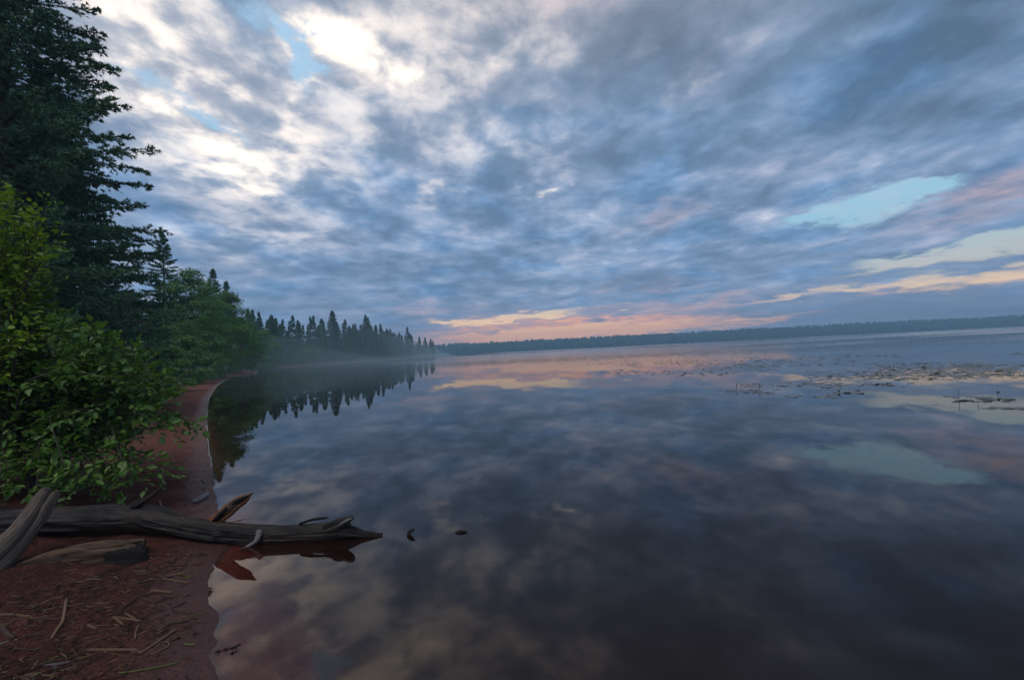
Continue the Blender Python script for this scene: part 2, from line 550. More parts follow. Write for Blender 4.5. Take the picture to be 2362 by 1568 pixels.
def shore_dist(x, y):
    """metres from the waterline, positive on land"""
    x, y = np.asarray(x, float), np.asarray(y, float)
    best = np.full(x.shape, 1e9)
    for a, b in zip(SHORE[:-1], SHORE[1:]):
        ab = b - a
        t = np.clip(((x - a[0]) * ab[0] + (y - a[1]) * ab[1]) / (ab @ ab), 0, 1)
        best = np.minimum(best, np.hypot(x - a[0] - t * ab[0], y - a[1] - t * ab[1]))
    inside = np.zeros(x.shape, bool)
    for (x0, y0), (x1, y1) in zip(LAND, np.roll(LAND, -1, 0)):
        if y0 != y1:
            inside ^= ((y0 > y) != (y1 > y)) & (x < (x1 - x0) * (y - y0) / (y1 - y0) + x0)
    return np.where(inside, best, -best)


def height(x, y):
    x, y = np.asarray(x, float), np.asarray(y, float)
    d = shore_dist(x, y)
    d = d + 0.05 * fbm(x * 2.6, y * 2.6, 2, 31) * np.clip(1.5 - np.abs(d), 0, 1)
    z = np.interp(d, [-80, -30, -10, -4, -1.5, -0.4, 0, 0.35, 1.5, 3, 5, 10, 40, 100, 300],
                  [-6.0, -4.8, -3.4, -2.0, -0.72, -0.125, 0.0, 0.03, 0.10, 0.22, 0.50, 0.85, 1.6, 2.4, 4.0])
    r = np.hypot(x, y)
    near_w = np.clip(1.6 - r / 18.0, 0.12, 1)
    land = np.clip((d - 0.12) / 0.7, 0, 1)
    z = z + land * near_w * (0.055 * fbm(x * 1.7 + y * 0.7, y * 2.2, 2, 3) + 0.042 * fbm(x * 4.5, y * 7.5, 3, 9) + 0.018 * fbm(x * 17, y * 26, 2, 17))
    z = z + np.clip((d - 4) / 6, 0, 1) * 0.35 * fbm(x * 0.35, y * 0.35, 3, 41)
    return z, d


def on_ground(px, py):
    z = 0.0
    for _ in range(6):
        p = ground(px, py, z)
        z = float(height(np.array([p[0]]), np.array([p[1]]))[0][0])
    return np.array([p[0], p[1], z])


def gz(x, y):
    return float(height(np.array([x]), np.array([y]))[0][0])


# ground: one sheet, land above water and lake bed below it
ang = np.concatenate([np.arange(-180, -78, 4.0), np.arange(-78, -18, 0.22), np.arange(-18, 60, 1.5), np.arange(60, 180, 4.0)])
rad = np.concatenate([[0.02], np.geomspace(0.25, 1.7, 14)[:-1], np.geomspace(1.7, 9, 330)[:-1], np.geomspace(9, 60, 170)[:-1], np.geomspace(60, 620, 110)])
A, Rr = np.meshgrid(np.radians(ang), rad, indexing='ij')
gx, gy = Rr * np.sin(A), Rr * np.cos(A)
gzv, gd = height(gx, gy)
na, nr = A.shape
ii, jj = np.meshgrid(np.arange(na), np.arange(nr - 1), indexing='ij')
i2 = (ii + 1) % na
gq = np.stack([ii * nr + jj, ii * nr + jj + 1, i2 * nr + jj + 1, i2 * nr + jj], -1).reshape(-1, 4)
g = Geo()
g.add(np.stack([gx, gy, gzv], -1).reshape(-1, 3), None, gq[:, ::-1], np.clip(gd.ravel() * 0.1 + 0.5, 0, 1))
m, t, out = material('red_sand_and_forest_floor')
sd = t.m('MULTIPLY', t.m('SUBTRACT', attr(t, 'tone').outputs['Fac'], 0.5), 10.0)
pos = t.n('ShaderNodeNewGeometry').outputs['Position']
n1 = t.noise(pos, 3.0, 5, 0.6)
n2 = t.noise(pos, 60.0, 4, 0.65)
n3 = t.noise(pos, 14.0, 5, 0.6, 0.4)
sand = t.mix(t.rng(n1, 0.35, 0.65), (0.046, 0.017, 0.0155), (0.076, 0.028, 0.024))
sand = t.mix(t.rng(n2, 0.35, 0.7), t.mix(1.0, sand, (0.48, 0.46, 0.48), 'MULTIPLY'), t.mix(1.0, sand, (1.55, 1.48, 1.40), 'MULTIPLY'))
sand = t.mix(t.rng(n3, 0.54, 0.68, 0.0, 0.7), sand, (0.038, 0.018, 0.017))
py_ = t.sep(pos)[1]
dry = t.rng(t.m('ADD', py_, t.m('MULTIPLY', t.m('SUBTRACT', n1, 0.5), 3.0)), 4.6, 8.5)  # drier sand farther off, plus lens vignetting painted as darker near sand
sand = t.mix(dry, sand, t.mix(t.rng(n3, 0.35, 0.65), (0.098, 0.037, 0.029), (0.160, 0.066, 0.046)))
edge = t.m('ADD', sd, t.m('MULTIPLY', t.m('SUBTRACT', n3, 0.5), 0.5))
wet = t.rng(edge, 0.12, 0.45, 1.0, 0.0)
sand = t.mix(t.m('MULTIPLY', wet, 0.45), sand, t.mix(1.0, (0.062, 0.024, 0.023), t.mix(t.rng(n2, 0.3, 0.7), (0.8, 0.8, 0.8), (1.15, 1.15, 1.15)), 'MULTIPLY'))
bedc = t.mix(t.rng(n3, 0.45, 0.7), (0.20, 0.042, 0.025), (0.12, 0.027, 0.017))
bedc = t.mix(t.rng(t.m('ADD', sd, t.m('MULTIPLY', n1, 0.5)), -0.75, -0.1, 1.0, 0.0), bedc, (0.045, 0.028, 0.022))
sand = t.mix(t.rng(sd, -0.06, 0.0, 1.0, 0.0), sand, bedc)
litter = t.mix(t.rng(n3, 0.35, 0.7), (0.045, 0.034, 0.024), (0.115, 0.060, 0.035))
fl = t.rng(t.m('ADD', sd, t.m('MULTIPLY', t.m('SUBTRACT', n1, 0.5), 2.2)), 1.7, 3.4)
cground = t.mix(fl, sand, litter)
surface(t, out, cground, t.rng(wet, 0, 1, 0.9, 0.55), t.rng(wet, 0, 1, 0.12, 0.3), t.m('ADD', t.m('MULTIPLY', n2, 0.7), n3), 0.020, 0.9)
ground_ob = g.build('ground', m)
tag(ground_ob, kind='structure')

# water: a closed body of tea-brown lake water with a calm surface
m, t, out = material('lake_water')
pos = t.n('ShaderNodeNewGeometry').outputs['Position']
px_, py_, pz_ = t.sep(pos)
mp = t.n('ShaderNodeMapping')
t.put(mp.inputs['Vector'], pos)
mp.inputs['Scale'].default_value = (0.008, 0.020, 1)
band = t.noise(mp.outputs[0], 1.0, 3, 0.5, 0.6)
dist = t.vm('LENGTH', pos)


def slopes(scale, det):
    nz = t.n('ShaderNodeTexNoise')
    t.put(nz.inputs['Vector'], pos)
    nz.inputs['Scale'].default_value = scale
    nz.inputs['Detail'].default_value = det
    return t.vm('SUBTRACT', nz.outputs['Color'], (0.5, 0.5, 0.5))


calm_amp = t.m('ADD', 0.006, t.m('MULTIPLY', t.rng(dist, 6, 90), 0.010))
wx_, wy_, wz_ = t.sep(pos)
open_w = t.m('MULTIPLY', t.rng(dist, 34, 120), t.rng(wx_, -60, 10, 0.12, 1.0))
wind_amp = t.m('MULTIPLY', open_w, t.rng(band, 0.40, 0.56, 0.08, 0.35))
slope = t.vm('ADD', t.vm('SCALE', slopes(1.1, 2), scale=calm_amp), t.vm('SCALE', slopes(3.0, 3), scale=wind_amp))
sx_, sy_, sz_ = t.sep(slope)
bn = t.n('ShaderNodeVectorMath', operation='NORMALIZE')
t.put(bn.inputs[0], t.xyz(sx_, sy_, 1.0))
fr = t.n('ShaderNodeFresnel')
fr.inputs['IOR'].default_value = 1.41
t.t.links.new(bn.outputs[0], fr.inputs['Normal'])
gl = t.n('ShaderNodeBsdfGlossy')
t.put(gl.inputs['Roughness'], t.m('ADD', 0.005, t.m('MULTIPLY', open_w, t.rng(band, 0.40, 0.56, 0.05, 0.20))))
t.t.links.new(bn.outputs[0], gl.inputs['Normal'])
tp = t.n('ShaderNodeBsdfTransparent')
mx = t.n('ShaderNodeMixShader')
t.t.links.new(fr.outputs[0], mx.inputs[0])
tur = t.n('ShaderNodeBsdfDiffuse')
tur.inputs['Color'].default_value = (0.140, 0.066, 0.052, 1)
m2 = t.n('ShaderNodeMixShader')
m2.inputs[0].default_value = 0.09
t.t.links.new(tp.outputs[0], m2.inputs[1])
t.t.links.new(tur.outputs[0], m2.inputs[2])
t.t.links.new(m2.outputs[0], mx.inputs[1])
t.t.links.new(gl.outputs[0], mx.inputs[2])
t.t.links.new(mx.outputs[0], out.inputs['Surface'])
va = t.n('ShaderNodeVolumeAbsorption')
va.inputs['Color'].default_value = (0.50, 0.20, 0.10, 1)
va.inputs['Density'].default_value = 5.5
t.t.links.new(va.outputs[0], out.inputs['Volume'])


def box(geo, lo, hi):
    (a, b, c), (d, e, f) = lo, hi
    geo.add([(a, b, c), (d, b, c), (d, e, c), (a, e, c), (a, b, f), (d, b, f), (d, e, f), (a, e, f)], None,
            [(0, 3, 2, 1), (4, 5, 6, 7), (0, 1, 5, 4), (1, 2, 6, 5), (2, 3, 7, 6), (3, 0, 4, 7)])


g = Geo()
box(g, (-900, -240, -9), (1600, 1010, 0))
tag(g.build('water', m, smooth=False), kind='structure')

# the far shore: low wooded rise across the lake
xs = np.arange(-900, 1600, 14.0)
ys = np.array([0, 6, 18, 50, 100, 170, 260])
XX, YY = np.meshgrid(xs, ys, indexing='ij')
front = 880 + 22 * fbm(XX * 0.004, XX * 0, 3, 77) - np.clip(XX - 300, 0, 2000) * 0.05 + np.clip(-XX - 60, 0, 900) * 0.05


def far_z(x, k):
    return np.interp(k, [0, 6, 18, 50, 100, 170, 260], [-0.3, 0.8, 2, 6, 9.5, 11.5, 8.0]) * (1 + 0.35 * fbm(x * 0.006, k * 0.01, 3, 55))


ZZ = far_z(XX, YY)
n0, n1_ = XX.shape
ii, jj = np.meshgrid(np.arange(n0 - 1), np.arange(n1_ - 1), indexing='ij')
q = np.stack([ii * n1_ + jj, (ii + 1) * n1_ + jj, (ii + 1) * n1_ + jj + 1, ii * n1_ + jj + 1], -1).reshape(-1, 4)
g = Geo()
g.add(np.stack([XX, front + YY, ZZ], -1).reshape(-1, 3), None, q)
m, t, out = material('far_shore_ground')
pos = t.n('ShaderNodeNewGeometry').outputs['Position']
surface(t, out, t.mix(t.noise(pos, 0.2, 4), (0.02, 0.03, 0.02), (0.05, 0.05, 0.035)), 0.9, 0.1)
tag(g.build('far_shore', m), kind='structure')

# haze in the air between here and the far shore
m, t, out = material('haze_air')
pv = t.n('ShaderNodeVolumePrincipled')
pv.inputs['Color'].default_value = (0.42, 0.69, 0.92, 1)
pv.inputs['Density'].default_value = 0.00078
pv.inputs['Anisotropy'].default_value = 0.2
for k in ('Density Attribute', 'Color Attribute', 'Temperature Attribute'):
    pv.inputs[k].default_value = ''
t.t.links.new(pv.outputs[0], out.inputs['Volume'])
g = Geo()
box(g, (-930, -650, -10), (1630, 1190, 46))
tag(g.build('haze', m, smooth=False), kind='stuff')

# ================================================================== trees
def rot_about(v, axis, a):
    """Rodrigues for rows"""
    a = np.asarray(a)[..., None]
    return v * np.cos(a) + np.cross(axis, v) * np.sin(a) + axis * np.sum(axis * v, -1, keepdims=True) * (1 - np.cos(a))


def blades(geo, S0, D, L, per, ln, wd, rng, spread=0.8, tone=None, tip=True):
    """needle blades all round the twigs S0 + D*L: one thin triangle each"""
    n = len(S0)
    t = rng.random((n, per)) if not tip else (np.arange(per)[None] + rng.random((n, per))) / per
    p = S0[:, None] + D[:, None] * (t * L[:, None])[..., None]
    r = rng.normal(size=(n, per, 3))
    d0 = np.broadcast_to(D[:, None], r.shape)
    perp = unit(r - d0 * np.sum(r * d0, -1, keepdims=True))
    perp[..., 2] += 0.25
    d = unit(d0 * (0.55 + 0.5 * t[..., None]) + perp * spread)
    w = unit(np.cross(d, rng.normal(size=d.shape)))
    l_ = ln * (0.7 + 0.6 * rng.random((n, per)))[..., None]
    w_ = wd * 0.5
    a, b, c = p - w * w_, p + w * w_, p + d * l_
    V = np.stack([a, b, c], 2).reshape(-1, 3)
    if tone is None:
        tone = rng.random(n)
    tn = np.repeat(np.clip(np.asarray(tone)[:, None] * 0.7 + 0.3 * rng.random((n, per)), 0, 1).ravel(), 3)
    geo.add(V, np.arange(len(V)).reshape(-1, 3), None, tn)


def spruce(H, Rm, z0, nbr, step, tlen, per, nlen, nwd, seed, top_pow=0.8, sub=False, fluff=0.10, droop=0.35, gap=0.0, zmax=None):
    """trunk mesh data and crown mesh data of one spruce standing at the origin"""
    rng = np.random.default_rng(seed)
    tr, wood, crown = Geo(), Geo(), Geo()
    lean = rng.normal(size=2) * 0.006 * H
    zs = np.linspace(-0.4, H, 14)
    f = zs / H
    pts = np.stack([lean[0] * f ** 2, lean[1] * f ** 2, zs], -1)
    tube(tr, pts, np.maximum(0.016 * H * (1 - f) ** 0.9, 0.012), 9, 0.25, seed)
    S0, D0, L0, TN = [], [], [], []
    for i in range(nbr):
        f = (i + rng.random()) / nbr
        z = z0 + (H - z0) * f ** 0.92 * 0.995
        if zmax and z > zmax:
            continue
        fz = z / H
        az = i * 2.39996 + rng.normal() * 0.35
        if gap and rng.random() < gap:
            continue
        L = Rm * ((1 - fz) / (1 - z0 / H)) ** top_pow * rng.uniform(0.66, 1.03) * min(1.0, 0.6 + f * 5) + 0.02 * H * (1 - f) + 0.10
        e0 = -droop * (1 - f) ** 0.7 + 0.55 * f ** 1.5 + rng.normal() * 0.08
        k = np.linspace(0, 1, 9)
        hx = L * k * math.cos(e0)
        hz = L * (math.sin(e0) * k + 0.10 * (1 - f) * (k ** 2 * 2.2 - k * 1.2))
        c, s = math.cos(az), math.sin(az)
        base = np.array([lean[0] * fz ** 2, lean[1] * fz ** 2, z])
        bp = base + np.stack([hx * c, hx * s, hz], -1)
        tube(wood, bp, np.linspace(0.014 * L ** 0.8 + 0.004, 0.003, 9), 4, caps=False)
        n = max(4, int(L / step))
        tt = np.linspace(0.12, 0.99, n) + rng.normal(size=n) * 0.01
        tt = np.clip(tt, 0.08, 1.0)
        p = np.stack([np.interp(tt, k, bp[:, q]) for q in range(3)], -1)
        tg = unit(np.stack([np.interp(tt, k, np.gradient(bp[:, q])) for q in range(3)], -1))
        side = np.where(np.arange(n) % 2 == 0, 1.0, -1.0)
        up = unit(np.array([0, 0, 1.0]) - tg * tg[:, 2:3])
        d = rot_about(tg, up, side * (0.85 + 0.25 * rng.random(n)) * (1.05 - 0.6 * tt))
        d[:, 2] -= 0.10 + 0.15 * rng.random(n)
        d = unit(d + rng.normal(size=d.shape) * fluff)
        l_ = min(tlen * (L / Rm) ** 0.45, 0.48 * L + 0.03) * (1.12 - 0.72 * tt) * rng.uniform(0.7, 1.2, n)
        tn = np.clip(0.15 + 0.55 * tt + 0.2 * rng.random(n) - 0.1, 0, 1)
        S0.append(p); D0.append(d); L0.append(l_); TN.append(tn)
        # the leader of the branch carries needles too
        S0.append(bp[2:-1]); D0.append(unit(np.diff(bp[2:], axis=0))); L0.append(np.linalg.norm(np.diff(bp[2:], axis=0), axis=1)); TN.append(np.full(6, 0.5))
        if sub:
            for q in range(sub):
                u = rng.uniform(0.15, 0.95, n)[:, None]
                sd = np.where(rng.random(n) < 0.5, 1.0, -1.0)
                d2 = unit(rot_about(d, up, sd * 0.8) + rng.normal(size=d.shape) * (0.10 + 1.6 * fluff))
                S0.append(p + d * l_[:, None] * u); D0.append(d2); L0.append(l_ * 0.5 * (1.2 - u[:, 0])); TN.append(np.clip(tn + 0.1, 0, 1))
    S0.append(np.array([[lean[0] * 0.98, lean[1] * 0.98, H * 0.975]])); D0.append(np.array([[0, 0, 1.0]])); L0.append(np.array([0.05 * H])); TN.append(np.array([0.6]))
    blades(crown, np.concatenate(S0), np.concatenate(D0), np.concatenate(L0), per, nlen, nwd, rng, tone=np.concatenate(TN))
    return tr, wood, crown


def spruce_tree(x, y, data, label, cat='tree', group=None, rz=0.0, name='spruce_tree', mats=None, sc=1.0):
    trunk_me, limb_me, crown_me = data
    o = empty(name, (x, y, gz(x, y) - 0.05), label, cat, group, rz)
    o.scale = (sc, sc, sc)
    link('trunk', trunk_me, o)
    if limb_me is not None:
        link('branches', limb_me, o)
    link('crown', crown_me, o)
    return o


def meshes(data, mat=None):
    tr, wd, cr = data
    return tr.mesh('trunk', M_BARK), (wd.mesh('branches', M_BARK) if wd is not None else None), cr.mesh('crown', mat or M_NEEDLE, False)


def join_limbs(tr, wood):
    for V, Tn, Gr in zip(wood.V, wood.tone, wood.grain):
        pass
    off = tr.n
    V = np.concatenate(wood.V)
    tr.add(V, np.concatenate(wood.T) if wood.T else None, np.concatenate(wood.Q), np.concatenate(wood.tone), np.concatenate(wood.grain))


def broadleaf(H, Rm, nlobe, nleaf, leaf, seed, low=0.12, trunk_r=0.012, tall=1.0):
    """trunk with limbs, and a crown of leaf clumps"""
    rng = np.random.default_rng(seed)
    tr, crown = Geo(), Geo()
    tube(tr, spline([(0, 0, -0.4), (0.02 * H, 0, 0.3 * H), (0, 0.02 * H, 0.6 * H), (0.01 * H, 0, 0.92 * H)], 14), np.linspace(trunk_r * H, 0.02, 14), 8, 0.2, seed)
    cs, rs = [], []
    for i in range(nlobe):
        f = rng.random() ** 0.85
        z = H * (low + (0.93 - low) * f)
        prof = math.sin(math.pi * min(1, (0.16 + 0.84 * f)) ** 0.85) ** 0.75
        az = i * 2.39996 + rng.normal() * 0.4
        r = Rm * prof * (0.35 + 0.6 * rng.random() ** 0.5)
        c = np.array([r * math.cos(az), r * math.sin(az), z])
        cs.append(c)
        rs.append(Rm * rng.uniform(0.20, 0.38))
        if i % 2 == 0:
            b = np.array([0, 0, max(0.1 * H, z - r * 0.8 - 0.05 * H)])
            tube(tr, spline([b, (b + c) / 2 + (0, 0, 0.02 * H), c], 6), np.linspace(trunk_r * H * 0.4, 0.012, 6), 5, caps=False)
    cs.append(np.array([0, 0, H * 0.93])); rs.append(Rm * 0.22)
    cs, rs = np.array(cs), np.array(rs)
    k = rng.choice(len(cs), nleaf, p=rs ** 2 / np.sum(rs ** 2))
    d = unit(rng.normal(size=(nleaf, 3)))
    d[:, 2] = np.where(d[:, 2] < -0.2, -d[:, 2] * 0.6, d[:, 2])
    rad = rs[k] * (0.45 + 0.62 * rng.random(nleaf) ** 0.6)
    p = cs[k] + d * rad[:, None] * np.array([1.1, 1.1, 0.75 * tall])
    p += rng.normal(size=p.shape) * 0.05 * Rm
    nrm = unit(d * 0.6 + rng.normal(size=d.shape) * 0.6 + (0, 0, 0.5))
    u = unit(np.cross(nrm, rng.normal(size=d.shape)))
    v = np.cross(nrm, u)
    s = leaf * (0.6 + 0.8 * rng.random(nleaf))[:, None]
    V = np.stack([p - u * s, p + v * s * 0.55 - nrm * s * 0.15, p + u * s, p - v * s * 0.55 - nrm * s * 0.15], 1).reshape(-1, 3)
    lob = rng.random(len(cs))
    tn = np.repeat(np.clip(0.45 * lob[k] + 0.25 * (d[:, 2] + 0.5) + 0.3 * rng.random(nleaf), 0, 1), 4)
    crown.add(V, None, np.arange(len(V)).reshape(-1, 4), tn)
    return tr, None, crown


# the dark spruces close by on the left
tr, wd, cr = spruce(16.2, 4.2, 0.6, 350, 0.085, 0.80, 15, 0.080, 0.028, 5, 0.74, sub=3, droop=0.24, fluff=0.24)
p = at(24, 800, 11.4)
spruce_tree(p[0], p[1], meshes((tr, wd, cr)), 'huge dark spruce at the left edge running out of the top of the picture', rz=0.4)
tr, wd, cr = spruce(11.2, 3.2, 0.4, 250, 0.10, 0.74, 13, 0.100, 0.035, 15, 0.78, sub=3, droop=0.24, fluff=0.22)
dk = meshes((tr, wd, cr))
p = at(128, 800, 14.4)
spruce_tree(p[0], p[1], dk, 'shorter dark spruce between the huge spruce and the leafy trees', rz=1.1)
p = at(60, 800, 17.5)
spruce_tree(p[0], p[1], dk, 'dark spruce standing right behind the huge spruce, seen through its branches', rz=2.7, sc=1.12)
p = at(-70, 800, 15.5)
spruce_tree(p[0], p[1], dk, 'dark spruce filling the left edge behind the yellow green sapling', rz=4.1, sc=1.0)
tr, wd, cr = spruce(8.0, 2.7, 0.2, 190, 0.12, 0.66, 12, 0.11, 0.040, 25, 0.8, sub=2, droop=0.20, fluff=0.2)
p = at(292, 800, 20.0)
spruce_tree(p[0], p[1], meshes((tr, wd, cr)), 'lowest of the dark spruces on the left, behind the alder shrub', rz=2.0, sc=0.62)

_k = [i for i, q in enumerate(SHORE) if 20 < q[1] <= 389 and q[0] < 0]
CX, CY = SHORE[_k, 0], SHORE[_k, 1]

# trees where the beach bends, each measured on its own
mid_a = meshes(spruce(16.0, 3.3, 1.0, 170, 0.24, 1.0, 12, 0.22, 0.080, 35, 0.80, droop=0.26, gap=0.06))
mid_b = meshes(spruce(16.0, 2.9, 1.0, 160, 0.26, 1.0, 11, 0.26, 0.090, 36, 0.85, droop=0.28, gap=0.08))
mid_c = meshes(spruce(7.0, 2.3, 0.2, 130, 0.18, 0.75, 11, 0.18, 0.065, 37, 0.85, droop=0.15), M_NEEDLE2)


def mid_spruce(data, H0, pxl, top, Y, label, rz, group=None):
    p = at(pxl, top, Y)
    base = at(pxl, 845, Y)
    h = p[2] - gz(p[0], Y)
    return spruce_tree(p[0], Y, data, label, rz=rz, sc=h / H0, group=group)


mid_spruce(mid_a, 16.0, 376, 536, 45, 'slim tall spruce with open branches standing clear above the leafy trees', 0.5)
mid_spruce(mid_b, 16.0, 492, 622, 74, 'narrow spruce top rising behind the rounded leafy tree, taller of a pair', 1.2)
mid_spruce(mid_b, 16.0, 521, 650, 78, 'ragged spruce top behind the rounded leafy tree, shorter of a pair', 2.2)
mid_spruce(mid_a, 16.0, 305, 668, 44, 'spruce half hidden between the huge spruce and the slim tall spruce', 3.0)
mid_spruce(mid_c, 7.0, 352, 705, 33, 'young spruce at the back of the beach beside the alder shrub', 0.3)
mid_spruce(mid_c, 7.0, 262, 720, 24, 'young spruce close behind the alder shrub', 1.3)
mid_spruce(mid_a, 16.0, 225, 560, 34, 'spruce filling the gap behind the shorter dark spruce', 4.0)

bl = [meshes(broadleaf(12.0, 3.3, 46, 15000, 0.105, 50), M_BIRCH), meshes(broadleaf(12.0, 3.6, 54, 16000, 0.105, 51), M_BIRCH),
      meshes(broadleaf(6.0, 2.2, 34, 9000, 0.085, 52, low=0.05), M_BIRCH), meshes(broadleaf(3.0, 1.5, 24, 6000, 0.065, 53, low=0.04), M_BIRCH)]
BLH = [12.0, 12.0, 6.0, 3.0]


def leafy(k, pxl, top, Y, label, rz, name='birch_tree', cat='tree', group=None, wide=1.0):
    p = at(pxl, top, Y)
    z = gz(p[0], Y)
    s = (p[2] - z) / BLH[k]
    o = empty(name, (p[0], Y, z - 0.05), label, cat, group, rz)
    o.scale = (s * wide, s * wide, s)
    tm, _, cm = bl[k]
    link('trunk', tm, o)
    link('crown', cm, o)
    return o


leafy(0, 436, 615, 46, 'tall leafy tree with pointed crown beside the slim tall spruce', 0.2)
leafy(1, 522, 668, 60, 'rounded leafy tree leaning out over the end of the beach', 1.4, wide=1.0)
leafy(0, 470, 660, 52, 'leafy tree between the pointed one and the rounded one', 2.6)
leafy(1, 400, 690, 38, 'leafy tree low in front of the slim tall spruce', 3.3, wide=0.8)
leafy(2, 552, 735, 66, 'low leafy tree under the overhanging rounded tree', 0.9, wide=0.9)
leafy(0, 578, 742, 80, 'hazy leafy tree closing the gap between the rounded tree and the point', 4.2, wide=1.15)
leafy(1, 606, 758, 98, 'farthest leafy tree, hazy, where the misty point begins', 5.1, wide=1.2)
leafy(2, 330, 760, 24, 'small bright leafy tree behind the alder shrub', 2.1, wide=0.8)
for k, (pxl, top, Y, w, lab) in enumerate([
        (432, 780, 36, 1.1, 'rounded green bush where the beach narrows'), (470, 790, 44, 1.1, 'dense bush beside the red beach under leafy trees'),
        (508, 796, 54, 1.1, 'low bush at the far end of the red beach'), (545, 800, 68, 1.2, 'last bush before the misty point'),
        (395, 800, 26, 1.0, 'bushy clump at the back of the beach nearest the alder shrub'), (578, 800, 88, 1.5, 'pale bush on the bend of the shore in the mist'), (612, 812, 108, 1.5, 'hazy bush at the water where the misty point begins'),
        (365, 840, 17, 0.9, 'low bush just behind the alder shrub by the sand')]):
    leafy(3, pxl, top, Y, lab, k * 1.3, 'shoreline_bush', 'bush', 'bushes along the back of the beach', w)

# the misty point: a spruce wood on the receding shore, each tree a thing
pv_ = [meshes(spruce(16.0, r, 0.5, n, 0.36, 1.1, 9, 0.42, 0.16, s, tp, droop=0.22, gap=gp, fluff=0.2)) for r, n, s, tp, gp in ((4.0, 120, 61, 0.95, 0.1), (3.3, 110, 62, 1.0, 0.2), (4.4, 130, 63, 0.85, 0.05), (2.8, 105, 64, 0.95, 0.18))]
pv_ = [(a, None, c) for a, b, c in pv_]
NAMED = [(765, 718, 175, 2, 'tallest dark spruce of the misty point, broad and pointed'), (722, 730, 172, 1, 'spruce with a knobbly top left of the tallest on the point'),
         (842, 728, 205, 0, 'thick spruce with a double top right of the tallest on the point'), (849, 733, 214, 1, 'second tip beside the thick double topped spruce on the point'),
         (796, 738, 190, 3, 'slim spruce between the tallest and the double topped one'), (877, 748, 232, 3, 'thin spruce standing alone beyond the double topped one'),
         (939, 755, 300, 3, 'thin lone spire near the tip of the point'), (628, 734, 128, 0, 'first high spruce on the point beside the leafy trees'),
         (652, 738, 138, 1, 'spruce just right of the first high one on the point'), (690, 746, 152, 3, 'small narrow spruce above the hazy left part of the point'),
         (600, 742, 112, 2, 'spruce at the inner end of the point, partly behind leaves'), (816, 752, 196, 2, 'broad spruce left of the double topped one')]
for k, (pxl, top, Y, v, lab) in enumerate(NAMED):
    p = at(pxl, top, Y)
    h = p[2] - gz(p[0], Y)
    spruce_tree(p[0], Y, pv_[v], lab, group='spruces on the misty point', rz=k * 1.7, sc=h / 16.0)
MARKS = sorted([(600, 'inner end'), (628, 'first high spruce'), (652, 'second high spruce'), (690, 'small narrow spruce'), (722, 'knobbly topped spruce'), (765, 'tallest spruce'),
                (796, 'slim spruce'), (842, 'double topped spruce'), (877, 'thin lone spruce'), (939, 'lone far spire')])
RANK = ['low front rank', 'second rank', 'third rank', 'back rank']
ORD = ['first', 'second', 'third', 'fourth', 'fifth', 'sixth', 'seventh', 'eighth', 'ninth', 'tenth', 'eleventh', 'twelfth', 'thirteenth', 'fourteenth', 'fifteenth', 'sixteenth']
seen_at = {}


def rank_label(kind, row, x, Y):
    v = (np.array([x, Y, 6.0]) - CAM_O) @ CAM_R
    px = 1181 + 1000 * v[0] / -v[2]
    mk = [m for q, m in MARKS if q <= px] or ['leafy trees at the bend']
    key = (kind, row, mk[-1])
    seen_at[key] = seen_at.get(key, -1) + 1
    return f"{ORD[min(15, seen_at[key])]} {kind} in the {RANK[row]} right of the {mk[-1]}"


rng = np.random.default_rng(99)
for row in range(4):
    Y = 96.0 + row * 2
    while Y < 392:
        sx = np.interp(Y, CY, CX) if Y < 388 else -66
        x = sx - 2.6 - row * 4.2 - rng.random() * 2.6 - (0 if row else rng.random())
        hgt = rng.uniform(10.0, 14.8) + row * 0.9 + (Y - 100) * 0.012
        if row == 0:
            hgt *= rng.uniform(0.55, 0.95)
        if row == 0 and rng.random() < 0.36:
            o = empty('shore_tree', (x, Y, gz(x, Y) - 0.1), rank_label('leafy tree', row, x, Y), 'tree', 'leafy trees along the misty point', rng.random() * 6)
            q = hgt * 0.55 / 6.0
            o.scale = (q * 1.2, q * 1.2, q)
            link('trunk', bl[2][0], o)
            link('crown', bl[2][2], o)
        else:
            spruce_tree(x, Y, pv_[rng.integers(4)], rank_label('spruce', row, x, Y), group='spruces on the misty point', rz=rng.random() * 6, sc=hgt / 16.0)
        Y += rng.uniform(2.6, 5.4) * (1.0 + (Y - 100) / 260) * (1 + 0.35 * row)

